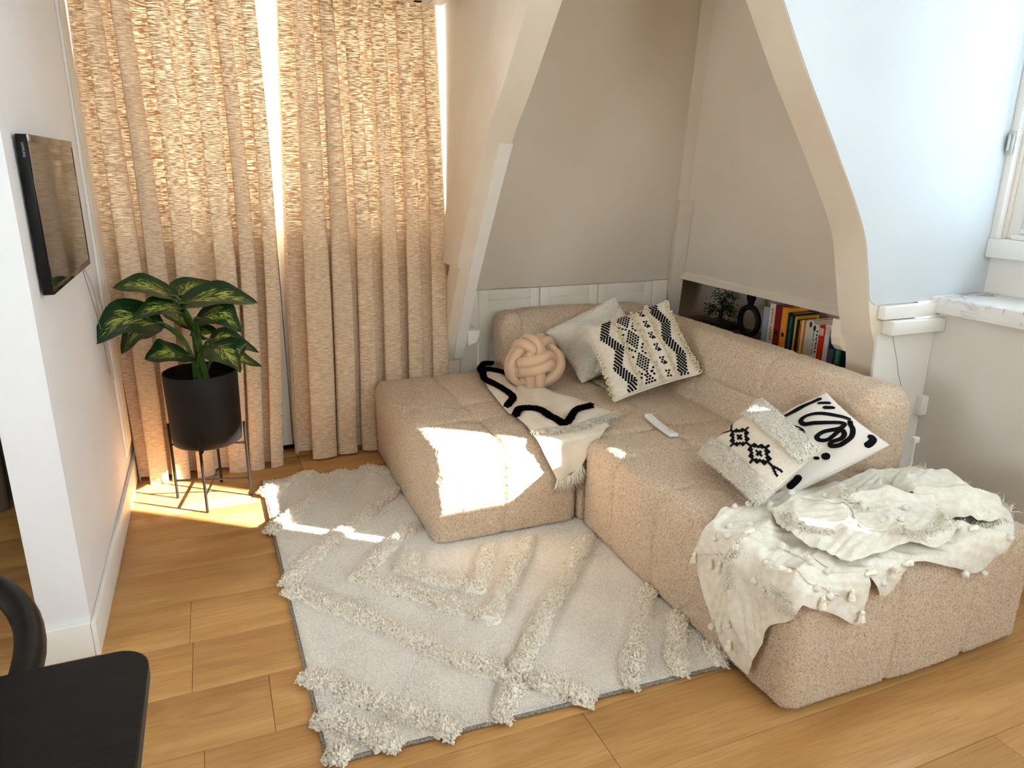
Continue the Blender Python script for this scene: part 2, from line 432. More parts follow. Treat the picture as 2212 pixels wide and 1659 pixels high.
for a, c in ((1.98, 2.075), (1.15, 1.26)): obj('stile', BB((3.165, a, 1.285), (3.215, c, 2.5), 0.004), WHITE, w2)
obj('rail', BB((3.165, 0.70, 1.285), (3.215, 1.15, 1.56), 0.004), WHITE, w2)
obj('rail', BB((3.165, 1.26, 1.285), (3.215, 1.98, 1.35), 0.004), WHITE, w2)
obj('latch', MB().bbox((3.098, 2.085, 1.63), (3.114, 2.112, 1.72), 0.003).bbox((3.085, 2.094, 1.645), (3.099, 2.103, 1.71), 0.002), plain('latch_metal', (200, 202, 198), 0.35, 0.5, metallic=0.6), w2)
for a, c, z0, z1 in ((0.70, 1.15, 1.56, 2.5), (1.26, 1.98, 1.35, 2.5), (0.28, 0.40, 1.42, 1.58)): obj('pane', B((3.188, a, z0), (3.192, c, z1)), GLASS, w2)

window('window_side_fill', [MB().box((2.90, -1.9, 1.45), (2.94, -0.02, 1.50)).box((2.90, -1.9, 2.47), (2.94, -0.02, 2.52)), B((2.90, -1.9, 1.50), (2.94, -1.84, 2.47)), B((2.90, -0.08, 1.50), (2.94, -0.02, 2.47)), B((2.90, -0.99, 1.50), (2.94, -0.93, 2.47))],
       [B((2.918, -1.84, 1.50), (2.922, -0.99, 2.47)), B((2.918, -0.93, 1.50), (2.922, -0.08, 2.47))])  # unseen side window, added as fill light from the right
window('window_left_fill', [MB().box((-2.67, 0.0, 0.9), (-2.63, 1.5, 0.96)).box((-2.67, 0.0, 1.94), (-2.63, 1.5, 2.0)), B((-2.67, 0.0, 0.96), (-2.63, 0.06, 1.94)), B((-2.67, 1.44, 0.96), (-2.63, 1.5, 1.94)), B((-2.67, 0.72, 0.96), (-2.63, 0.78, 1.94))],
       [B((-2.652, 0.06, 0.96), (-2.648, 0.72, 1.94)), B((-2.652, 0.78, 0.96), (-2.648, 1.44, 1.94))])  # unseen left window, added to brighten faces turned left
window('window_rear_fill', [MB().box((0.0, -2.27, 1.92), (1.6, -2.23, 1.97)).box((0.0, -2.27, 2.47), (1.6, -2.23, 2.52)), B((0.0, -2.27, 1.97), (0.05, -2.23, 2.47)), B((1.55, -2.27, 1.97), (1.6, -2.23, 2.47))],
       [B((0.05, -2.252, 1.97), (1.55, -2.248, 2.47))])  # high rear window out of view, added to fill the back slope
# ------------------------------------------------------------------ right hand roof beam and its mouldings
prof = [(2.62, 0.0), (2.585, 0.60), (2.56, 0.80), (2.494, 0.949), (2.42, 1.20), (2.391, 1.292), (2.321, 1.418), (2.159, 1.653), (1.985, 1.895), (1.85, 2.102), (1.72, 2.30), (1.56, ZC-0.002)]
P2 = smooth_poly(prof, 46)
back = [(p[0]+0.26+0.10*max(0, p[1]-1.2), p[1]) for p in P2][::-1]
bm_ = thing('roof_beam', 'curved white timber beam leaning inward beside the bright window recess', 'beam', (2.65, 2.2, 0))
obj('timber', MB().prism([tuple(p) for p in P2]+back, 1, 2.1205, 2.285), CREAM, bm_, True, autosmooth=35)
obj('collar', BB((2.525, 2.085, 0.968), (2.858, 2.1205, 1.024), 0.005), WHITE, bm_)
obj('ledger', MB().bbox((2.56, 2.060, 0.902), (2.868, 2.1205, 0.964), 0.006), WHITE, bm_)
obj('corbel', MB().prism([(2.515, 0.93), (2.515, 0.85), (2.525, 0.815), (2.55, 0.79), (2.62, 0.77), (2.66, 0.77), (2.66, 0.93)], 1, 2.286, 2.335), CREAM, bm_)
obj('foot_block', MB().rbox((2.83, 2.075, 0.515), (2.945, 2.1205, 0.605), 0.008, 2, 0.2).data(), WHITE, bm_, True, autosmooth=40)
obj('post_face', slab([(2.575, 2.118, 0.0), (2.868, 2.118, 0.0), (2.868, 2.118, 0.902), (2.53, 2.118, 0.902)], (0, 1, 0), -0.012), WHITE, bm_)
crk = [(2.615, 0.895), (2.64, 0.84), (2.672, 0.77), (2.69, 0.72), (2.72, 0.66)]
obj('crack', MB().tube([(a, 2.1055, z) for a, z in crk], 0.0012, 5), plain('crack_dark', (150, 144, 134), 0.9), bm_)
# window ledge
def marble():
    m, nt, b = nodes('white_marble'); P = pos(nt)
    n1 = noise(nt, P, 5.0, 6, 0.6, 1.2); d = math_n(nt, 'ABSOLUTE', math_n(nt, 'SUBTRACT', n1, 0.5))
    msk = ramp(nt, noise(nt, P, 3.0, 2), [(0.40, (0,0,0,1)), (0.52, (1,1,1,1))])
    v = math_n(nt, 'MULTIPLY', ramp(nt, d, [(0.0, (1,1,1,1)), (0.035, (0,0,0,1))]), msk)
    mx = nt.nodes.new('ShaderNodeMix'); mx.data_type = 'RGBA'; nt.links.new(v, mx.inputs[0])
    nt.links.new(ramp(nt, noise(nt, P, 2.0, 3), [(0.3, lin((242, 238, 233))), (0.7, lin((233, 228, 222)))]), mx.inputs[6]); mx.inputs[7].default_value = lin((96, 92, 92))
    nt.links.new(mx.outputs[2], b.inputs['Base Color']); b.inputs['Roughness'].default_value = 0.3; return m
MARBLE = marble()
tag(obj('window_ledge', BB((2.822, 0.05, 0.982), (3.149, 2.117, 1.05), 0.004), MARBLE), 'thick white marble ledge with grey veins under the bright window', 'ledge')
# roller blind with its bead chain (drawn on the pane nearest the beam)
def blind_mat(tr):
    m = bpy.data.materials.new('blind_fabric'); m.use_nodes = True; nt = m.node_tree; nt.nodes.clear()
    o = nt.nodes.new('ShaderNodeOutputMaterial'); d = nt.nodes.new('ShaderNodeBsdfDiffuse'); t = nt.nodes.new('ShaderNodeBsdfTranslucent'); mx = nt.nodes.new('ShaderNodeMixShader')
    d.inputs[0].default_value = (0.86, 0.88, 0.9, 1); t.inputs[0].default_value = (0.80, 0.91, 1.0, 1); mx.inputs[0].default_value = tr
    nt.links.new(d.outputs[0], mx.inputs[1]); nt.links.new(t.outputs[0], mx.inputs[2]); nt.links.new(mx.outputs[0], o.inputs[0]); return m
rb = thing('roller_blind', 'white roller blind drawn over the dormer window, bead chain at its side', 'blind', (3.155, 1.6, 1.31))
BLIND = blind_mat(0.75); obj('fabric', B((3.158, 1.22, 1.33), (3.1595, 2.02, 2.46)), blind_mat(0.42), rb)
obj('roller', MB().tube([(3.135, 1.2, 2.47), (3.135, 2.03, 2.47)], 0.022, 14), WHITE, rb, True, autosmooth=40)
obj('hem_bar', BB((3.153, 1.22, 1.312), (3.162, 2.02, 1.332), 0.003), WHITE, rb)
ch = MB()
for k in range(70):
    for yy in (2.075, 2.061):
        z = 2.46-k*0.0118
        if z > 1.65: ch.add(*rbox_data((3.096, yy-0.003, z), (3.102, yy+0.003, z+0.006), 0.0029, 1, 1))
chn = obj('bead_chain', ch, plain('chain_white', (232, 232, 228), 0.4), rb); chn['kind'] = 'stuff'
rb2 = thing('roller_blind', 'added white blind, out of view, diffusing fill light from the added side window', 'blind', (2.88, -0.96, 1.43))  # added blind, turns sun at the side window into soft fill
obj('fabric', B((2.884, -1.88, 1.45), (2.8855, -0.04, 2.51)), BLIND, rb2); obj('hem_bar', BB((2.879, -1.88, 1.43), (2.89, -0.04, 1.45), 0.003), WHITE, rb2)
# added unseen box on the ledge, blocks sun to shape the chaise patch
bx = thing('sun_block_box', 'added brown box on the marble ledge, out of view, blocking sun', 'box', (2.97, 0.8, 1.05))
CARD = plain('cardboard', (150, 112, 88), 0.8)
obj('carton', BB((2.83, 0.69, 1.051), (3.09, 1.06, 1.50), 0.004), CARD, bx); obj('lid', BB((2.825, 0.685, 1.475), (3.095, 1.065, 1.54), 0.004), CARD, bx)

# ------------------------------------------------------------------ left hand roof beam
lp = smooth_poly([(3.97, 0.30), (3.74, 0.78), (3.535, 1.12), (3.175, 1.64), (2.945, 1.87), (2.68, 2.15), (2.42, 2.42), (2.26, ZC-0.002)], 40)
b2 = thing('roof_beam', 'slanting cream timber beam beside the right hand curtain', 'beam', (1.24, 3.8, 0))
core = [tuple(p) for p in lp]+[(p[0]+0.17, p[1]) for p in lp][::-1]
obj('timber', MB().prism(core, 0, 1.188, 1.30), CREAM, b2, True, autosmooth=35)
up_ = [p for p in lp if p[1] > 1.05]; up_ = [np.array([up_[0][0]+0.02, 1.05])]+up_
cas = [tuple(p-np.array([0.004, 0])) for p in up_]+[(p[0]+0.36, p[1]) for p in up_][::-1]
obj('casing', MB().prism(cas, 0, 1.168, 1.188), CREAM, b2, True, autosmooth=35)
brd = [p for p in lp if 0.40 < p[1] < 1.66]
obj('face_board', MB().prism([(p[0]-0.014, p[1]) for p in brd]+[(p[0]+0.05, p[1]) for p in brd][::-1], 0, 1.243, 1.304), WHITE, b2, True, autosmooth=35)
bc = np.interp([0.62], lp[:,1], lp[:,0])[0]
obj('corbel', MB().prism([(1.304, 0.655), (1.372, 0.655), (1.370, 0.62), (1.350, 0.585), (1.304, 0.57)], 1, bc-0.03, bc+0.10), WHITE, b2)
tag(obj('support_post', BB((1.205, 3.895, 0.0), (1.282, 3.938, 1.048), 0.003), CREAM), 'slim cream post between the right hand curtain and the slanting beam', 'post')

# ------------------------------------------------------------------ cabinets
CABW = plain('cabinet_lacquer', (241, 234, 220), 0.45, 0.35, (237, 229, 214), 2.0)
def shaker(parent, x0, x1, z0, z1, y, fr=0.062):
    d = obj('door', B((x0, y, z0), (x1, y+0.014, z1)), CABW, parent)
    mb = MB(); yf = y-0.006
    mb.bbox((x0, yf, z0), (x0+fr, y+0.001, z1), 0.0015).bbox((x1-fr, yf, z0), (x1, y+0.001, z1), 0.0015)
    mb.bbox((x0+fr, yf, z1-fr), (x1-fr, y+0.001, z1), 0.0015).bbox((x0+fr, yf, z0), (x1-fr, y+0.001, z0+fr), 0.0015)
    obj('door_frame', mb, CABW, d)
def cabinet(x0, x1, z1, label, doors, y=3.946, depth=0.17):
    t = thing('cabinet', label, 'cabinet', ((x0+x1)/2, y+0.02, 0))
    obj('body', MB().box((x0+0.001, y+0.016, 0.06), (x1-0.001, y+depth, z1)), CABW, t)
    obj('plinth', B((x0+0.001, y+0.05, 0.0), (x1-0.001, y+depth-0.02, 0.06)), DARK, t)
    for a, c in doors: shaker(t, a+0.002, c-0.002, 0.045, z1-0.003, y)
cabinet(-0.475, 0.308, 1.235, 'white panelled cabinet behind the left curtain, under the window', [(-0.475, -0.09), (-0.09, 0.308)])
cabinet(0.308, 1.19, 1.235, 'white panelled cabinet behind the right curtain, under the window', [(0.308, 0.708), (0.708, 1.108), (1.108, 1.19)][:2])
lows = [(1.42, 1.82, 'white panelled cabinet under the slope, nearest the slanting beam'), (1.82, 2.224, 'white panelled cabinet under the slope, in the middle of three'), (2.224, 2.628, 'white panelled cabinet under the slope, nearest the corner post')]
for a, c, lb in lows: cabinet(a, c, 0.862, lb, [(a, c)], depth=0.30)
struct('trim_filler', MB().bbox((2.632, 3.946, 0.0), (2.75, 3.966, 0.862), 0.002), CABW)
struct('trim_filler_left', MB().bbox((1.306, 3.946, 0.0), (1.416, 3.966, 0.862), 0.002), CABW)

# ------------------------------------------------------------------ curtains
def linen(name, glow):
    m = bpy.data.materials.new(name); m.use_nodes = True; nt = m.node_tree; nt.nodes.clear()
    o = nt.nodes.new('ShaderNodeOutputMaterial'); d = nt.nodes.new('ShaderNodeBsdfDiffuse'); t = nt.nodes.new('ShaderNodeBsdfTranslucent'); mx = nt.nodes.new('ShaderNodeMixShader')
    slub = noise(nt, pos(nt, (34, 34, 360)), 1.0, 2, 0.5, 0.0)
    warp = noise(nt, pos(nt, (420, 60, 12)), 1.0, 2, 0.5)
    mixf = math_n(nt, 'ADD', math_n(nt, 'MULTIPLY', slub, 0.85), math_n(nt, 'MULTIPLY', warp, 0.15))
    nt.links.new(ramp(nt, mixf, [(0.35, lin((220, 188, 154))), (0.62, lin((248, 223, 192)))]), d.inputs[0])
    nt.links.new(ramp(nt, mixf, [(0.41, lin((40, 18, 4))), (0.50, lin((150, 94, 40))), (0.575, lin((255, 238, 194)))]), t.inputs[0])
    mx.inputs[0].default_value = glow
    bn = nt.nodes.new('ShaderNodeBump'); bn.inputs['Strength'].default_value = 0.10; bn.inputs['Distance'].default_value = 0.002
    nt.links.new(mixf, bn.inputs['Height']); nt.links.new(bn.outputs[0], d.inputs['Normal'])
    nt.links.new(d.outputs[0], mx.inputs[1]); nt.links.new(t.outputs[0], mx.inputs[2]); nt.links.new(mx.outputs[0], o.inputs[0]); return m
LINEN = linen('linen_curtain', 0.125)
def curtain(label, xt0, xt1, xb0, xb1, nf, seed, y0, amp, ztop=2.52, zbot=0.004, flare=1.0, bow=0.0, mat_=None, top_tight=1.0):
    r = np.random.default_rng(seed)
    n, m = 46*nf//2, 90
    s = np.linspace(0, 1, n); z = np.linspace(0, 1, m)[:,None]         # z: 0 top, 1 bottom
    w = r.uniform(0.7, 1.35, nf); ph = np.interp(s, np.concatenate([[0], np.cumsum(w)])/w.sum(), np.arange(nf+1))*2*np.pi
    ap = np.interp(s, np.linspace(0, 1, nf+1), r.uniform(0.55, 1.15, nf+1))
    ov = np.interp(s, np.linspace(0, 1, nf+1), r.uniform(0.3, 2.1, nf+1))
    dr = np.interp(s, np.linspace(0, 1, nf+1), r.uniform(-1, 1, nf+1))
    x0 = xt0+(xb0-xt0)*z; x1 = xt1+(xb1-xt1)*z
    sw = (x1-x0)/nf
    grow = 0.55+0.45*np.clip(z*1.6, 0, 1)
    X = x0+(x1-x0)*s[None]+bow*np.sin(np.pi*z)*(s[None]) - sw*0.155*ov[None]*np.sin(2*ph)[None]*grow + sw*0.25*dr[None]*np.sin(np.pi*z*0.8)
    Y = y0+amp*ap[None]*np.sin(ph+0.5*np.sin(2.2*z+dr*2))*grow - 0.02*flare*np.clip((z-0.93)/0.07, 0, 1)**2
    Y = Y+0.006*np.sin(7*z+3*ph[None]*0.3)
    Z = ztop+(zbot-ztop)*z+0*X + 0.010*np.clip((z-0.97)/0.03, 0, 1)*np.sin(ph)[None]
    mb = MB().grid(np.stack([X, Y, Z], -1))
    t = thing('curtain', label, 'curtain', (float((xb0+xb1)/2), y0, 0.0))
    obj('cloth', mb, mat_ or LINEN, t, True)
    hz = (Z > zbot+0.09)[:,0]; k = int(hz.sum())
    hem = np.stack([X[k:], Y[k:]-0.0016, Z[k:]], -1)
    obj('hem', MB().grid(hem), mat_ or LINEN, t, True)
    return t
curtain('wide linen curtain on the left, hanging behind the potted plant', -0.455, 0.282, -0.44, 0.235, 6, 3, 3.80, 0.052, bow=0.04)
curtain('linen curtain on the right, hanging beside the slanting beam', 0.40, 1.145, 0.335, 1.17, 6, 9, 3.83, 0.045, zbot=0.02)
rl = thing('curtain_rail', 'white curtain rail above the linen curtains', 'rail', (0.33, 3.81, 2.52))
obj('track', BB((-0.48, 3.80, 2.52), (1.17, 3.83, 2.545), 0.003), WHITE, rl)
struct('trim_rail_board', B((-0.49, 3.74, 2.546), (1.19, 3.90, ZC)), WHITE)
curtain('dim taupe curtain in the dark gap behind the partition end', -1.5, -0.95, -1.5, -0.93, 5, 5, 3.72, 0.05, mat_=plain('taupe_curtain', (120, 108, 92), 0.9, 0.1), zbot=0.01)
# ------------------------------------------------------------------ sectional sofa
def boucle():
    m, nt, b = nodes('boucle_fabric'); P = pos(nt)
    n2 = noise(nt, P, 150.0, 2, 0.55, 1.2)
    h = n2
    nt.links.new(ramp(nt, n2, [(0.3, lin((196, 161, 125))), (0.58, lin((250, 223, 192)))]), b.inputs['Base Color'])
    b.inputs['Roughness'].default_value = 0.95; b.inputs['Specular IOR Level'].default_value = 0.1; b.inputs['Sheen Weight'].default_value = 0.25; b.inputs['Sheen Roughness'].default_value = 0.6
    bump(nt, b, h, 0.9, 0.010)
    return m
BOUCLE = boucle()
def wob(V, a, f, s):
    return a*(np.sin(V[:,0]*f+s)*np.sin(V[:,1]*f*0.9+s*1.7)+np.sin(V[:,2]*f*1.1+V[:,0]*f*0.5+s*2.3))*0.5
def cushion(lo, hi, r, seams=(), puff=0.012, step=0.0075, seed=0.0, dimples=(), taper=None):
    """upholstered block: rounded box, slightly puffed, with stitched seams (axis, position, faces) pulled in"""
    ra = np.broadcast_to(np.asarray(r, float), (3,)); lo = np.asarray(lo, float); hi = np.asarray(hi, float)
    zcut = lo[2]; lo = lo-np.array([0, 0, ra[2]])
    V, F = rbox_data(lo/ra, hi/ra, 1.0, 6, step/float(ra.max())); V = V*ra; c = (lo+hi)/2; h = (hi-lo)/2
    q = np.clip(V, lo+ra, hi-ra); N = (V-q)/ra; l = np.linalg.norm(N, axis=1, keepdims=True); N = np.where(l > 1e-6, N/np.maximum(l, 1e-6), 0)
    U = (V-c)/h
    d = np.zeros(len(V))
    for a in range(3):
        b_, c_ = [k for k in range(3) if k != a]
        d += puff*np.abs(N[:,a])*(1-U[:,b_]**2)*(1-U[:,c_]**2)
    d += wob(V, 0.004, 9.0, seed)
    for ax, p, face in seams:
        wgt = np.ones(len(V)) if face is None else np.clip(N[:,abs(face)-1]*(1 if face > 0 else -1)*1.6, 0, 1)
        d -= wgt*(0.009*np.exp(-((V[:,ax]-p)/0.008)**2)+0.0035*np.exp(-((V[:,ax]-p)/0.03)**2))
    for (x, y_, s) in dimples:
        d -= np.clip(N[:,2], 0, 1)*s*np.exp(-(((V[:,0]-x)**2+(V[:,1]-y_)**2)/0.055**2))
    d += np.random.default_rng(int(seed*10)+5).normal(0, 0.0016, len(V))
    V = V+N*d[:,None]
    V[:,2] = np.maximum(V[:,2], zcut)
    if taper: V = taper(V)
    return V, [F]
sofa = thing('sectional_sofa', 'beige boucle corner sofa with a chaise and two low backrests', 'sofa', (1.8, 2.4, 0))
SB = 0.028
obj('chaise_seat', cushion((0.742, 2.60, SB), (1.412, 3.76, 0.430), (0.045, 0.05, 0.07), [(0, 1.055, None), (1, 3.18, None), (1, 2.95, 3)], 0.014, seed=0.4, dimples=[(1.05, 3.18, 0.022), (1.05, 2.95, 0.014), (0.92, 3.06, 0.008)]), BOUCLE, sofa, True)
obj('corner_seat', cushion((1.414, 2.58, SB), (2.30, 3.70, 0.428), (0.02, 0.02, 0.03), [(0, 1.86, 3), (1, 3.15, 3)], 0.008, seed=1.3), BOUCLE, sofa, True)
obj('long_seat', cushion((1.420, 1.285, SB), (2.455, 2.577, 0.428), (0.05, 0.045, 0.065), [(1, 2.31, None), (1, 1.997, None), (0, 1.815, None), (0, 2.16, None)], 0.014, seed=2.2, dimples=[(1.815, 2.31, 0.012), (1.815, 1.997, 0.012)]), BOUCLE, sofa, True)
def lean_x(V):
    t = np.clip((V[:,2]-0.42)/0.33, 0, 1); f = np.clip((2.46-V[:,0])/0.25, 0, 1); V = V.copy(); V[:,0] += 0.05*t*f; return V
def lean_y(V):
    t = np.clip((V[:,2]-0.42)/0.33, 0, 1); f = np.clip((3.89-V[:,1])/0.25, 0, 1); V = V.copy(); V[:,1] += 0.05*t*f; return V
obj('right_backrest', cushion((2.185, 1.825, SB), (2.47, 3.645, 0.752), (0.08,0.07,0.09), [(1, 2.85, None), (1, 2.41, None), (2, 0.56, -1)], 0.014, seed=4.0, taper=lean_x), BOUCLE, sofa, True)
obj('left_backrest', cushion((1.478, 3.640, SB), (2.47, 3.890, 0.752), (0.07,0.08,0.09), [(0, 1.60, None), (0, 2.14, None)], 0.014, seed=5.0, taper=lean_y), BOUCLE, sofa, True)
BASE = plain('sofa_base', (20, 16, 14), 0.9, 0.1)
obj('base', MB().box((1.46, 1.33, 0.004), (2.41, 3.82, 0.055)).data(), BASE, sofa)
obj('chaise_base', MB().box((0.80, 2.66, 0.030), (1.36, 3.70, 0.055)).data(), BASE, sofa)

# ------------------------------------------------------------------ rug
def pile(name, c1, c2, sc):
    m, nt, b = nodes(name); P = pos(nt); n = noise(nt, P, sc, 3, 0.6)
    nt.links.new(ramp(nt, n, [(0.3, lin(c1)), (0.65, lin(c2))]), b.inputs['Base Color'])
    b.inputs['Roughness'].default_value = 1.0; b.inputs['Specular IOR Level'].default_value = 0.05; b.inputs['Sheen Weight'].default_value = 0.3
    bump(nt, b, noise(nt, P, sc*1.6, 3, 0.7), 0.8, 0.005); return m
PILE = pile('rug_pile', (234, 221, 205), (255, 247, 235), 190.0)
SHAG = pile('rug_shag', (250, 242, 231), (255, 250, 242), 90.0)
def yarn(name, c1, c2, tr=0.0):
    m = bpy.data.materials.new(name); m.use_nodes = True; nt = m.node_tree; nt.nodes.clear()
    o = nt.nodes.new('ShaderNodeOutputMaterial'); d = nt.nodes.new('ShaderNodeBsdfDiffuse'); t = nt.nodes.new('ShaderNodeBsdfTranslucent'); mx = nt.nodes.new('ShaderNodeMixShader')
    c = ramp(nt, noise(nt, pos(nt), 120.0, 2), [(0.36, lin(c1)), (0.52, lin(c2))]); nt.links.new(c, d.inputs[0]); nt.links.new(c, t.inputs[0]); mx.inputs[0].default_value = tr
    nt.links.new(d.outputs[0], mx.inputs[1]); nt.links.new(t.outputs[0], mx.inputs[2]); nt.links.new(mx.outputs[0], o.inputs[0]); return m
SHAGY = yarn('shag_yarn', (240, 225, 203), (255, 246, 231)); TUFTY = yarn('ivory_tuft_yarn', (244, 229, 205), (255, 250, 237)); FRY = yarn('fringe_yarn', (240, 224, 200), (255, 248, 232)); INKY = yarn('black_tuft_yarn', (10, 10, 14), (18, 18, 24))
def strands(P, N, T, length, width, lean=0.5, r=rng, curl=0.3):
    """small bent three sided tufts: P base points, N normals, length per tuft"""
    n = len(P); L = length*r.uniform(0.7, 1.25, n)[:,None]; w = width*r.uniform(0.7, 1.2, n)[:,None]
    a = r.uniform(0, 2*np.pi, n); t1 = np.cross(N, np.array([0.31, 0.52, 0.79])); t1 /= np.linalg.norm(t1, axis=1, keepdims=True)+1e-9; t2 = np.cross(N, t1)
    ld = (np.cos(a)[:,None]*t1+np.sin(a)[:,None]*t2)*lean+T
    d1 = N+ld*0.6; d1 /= np.linalg.norm(d1, axis=1, keepdims=True); d2 = N*(1-curl)+ld*1.3; d2 /= np.linalg.norm(d2, axis=1, keepdims=True)
    mid = P+d1*L*0.55; tip = mid+d2*L*0.45
    vs_ = []
    for k in range(3):
        o = np.cos(a+k*2.094)[:,None]*t1+np.sin(a+k*2.094)[:,None]*t2
        vs_.append(P+o*w*0.8); 
    for k in range(3):
        o = np.cos(a+k*2.094)[:,None]*t1+np.sin(a+k*2.094)[:,None]*t2
        vs_.append(mid+o*w)
    vs_.append(tip)
    V = np.stack(vs_, 1); b_ = (np.arange(n)*7)[:,None]
    tri = np.array([(0,1,4),(0,4,3),(1,2,5),(1,5,4),(2,0,3),(2,3,5),(3,4,6),(4,5,6),(5,3,6)])
    return V.reshape(-1, 3), (b_[:,None,:]+tri[None]).reshape(-1, 3)
rug = thing('rug', 'cream wool rug with raised shaggy diamond ridges under the sofa', 'rug', (0.8, 2.55, 0))
RC = np.array([(0.108, 3.56), (0.147, 1.612), (1.475, 1.535), (1.44, 3.50)])   # TL BL BR TR
def rugp(s, t): return ((1-s)*(1-t))[...,None]*RC[0]+((1-s)*t)[...,None]*RC[1]+(s*t)[...,None]*RC[2]+(s*(1-t))[...,None]*RC[3]
S_, T_ = np.meshgrid(np.linspace(0, 1, 130), np.linspace(0, 1, 180), indexing='ij')
PXY = rugp(S_, T_); e = np.minimum(np.minimum(S_, 1-S_)*1.35, np.minimum(T_, 1-T_)*1.95)
Zr = 0.008+0.009*np.clip(e/0.02, 0, 1)+0.0015*np.sin(PXY[...,0]*19+np.sin(PXY[...,1]*9))*np.sin(PXY[...,1]*13)+rng.normal(0, 0.0006, S_.shape)
obj('field', MB().grid(np.dstack([PXY, Zr])), PILE, rug, True)
ring = np.concatenate([rugp(np.zeros(60), np.linspace(0, 1, 60)), rugp(np.linspace(0, 1, 60)[1:], np.ones(59)), rugp(np.ones(59), np.linspace(1, 0, 60)[1:]), rugp(np.linspace(1, 0, 60)[1:-1], np.zeros(58))])
BIND = plain('rug_binding', (168, 156, 142), 0.9, 0.1, (112, 102, 92), 160.0)
obj('binding', MB().tube(np.column_stack([ring, np.full(len(ring), 0.0075)]), 0.0065, 7, closed=True), BIND, rug, True)
n = 90000; s_, t_ = rng.uniform(0.006, 0.994, n), rng.uniform(0.004, 0.996, n); pp = rugp(s_, t_)
keep = ~((pp[:,0] > 0.82) & (pp[:,1] > 2.72)); pp = pp[keep]; n = len(pp)
V, F = strands(np.column_stack([pp, np.full(n, 0.0155)]), np.tile([0, 0, 1.0], (n, 1)), np.tile([-0.12, -0.12, 0], (n, 1)), 0.0055, 0.0030, 0.5)
o = obj('short_pile', (V, [F]), yarn('pile_yarn', (240, 228, 213), (255, 248, 238)), rug); o['kind'] = 'stuff'
RIDGES = [[(0.089, 3.397), (0.379, 3.541)], [(0.1, 2.968), (0.239, 3.143), (0.524, 3.524)], [(0.601, 3.521), (0.687, 3.441), (0.76, 3.40)], [(0.128, 2.524), (0.313, 2.763), (0.474, 2.935), (0.704, 3.183), (0.74, 3.22)],
 [(0.701, 2.81), (0.393, 2.479), (0.778, 2.038), (0.852, 2.135), (1.147, 2.524)], [(0.655, 2.577), (0.557, 2.473), (0.795, 2.226), (0.848, 2.33), (0.958, 2.512)],
 [(0.127, 2.501), (0.413, 2.136), (0.555, 1.925), (0.727, 1.72)], [(0.768, 1.713), (0.93, 1.545)], [(0.738, 1.716), (0.922, 1.935), (1.113, 2.142), (1.40, 2.455)],
 [(0.738, 1.716), (0.654, 1.605), (0.63, 1.57)], [(0.128, 1.985), (0.325, 1.76), (0.412, 1.67), (0.50, 1.57)], [(0.138, 1.784), (0.253, 1.677), (0.345, 1.59)], [(0.15, 1.64), (0.205, 1.60)],
 [(1.415, 2.01), (1.216, 1.758), (1.106, 1.631), (1.05, 1.555)], [(1.421, 1.824), (1.288, 1.643), (1.225, 1.545)], [(1.438, 1.64), (1.375, 1.54)]]
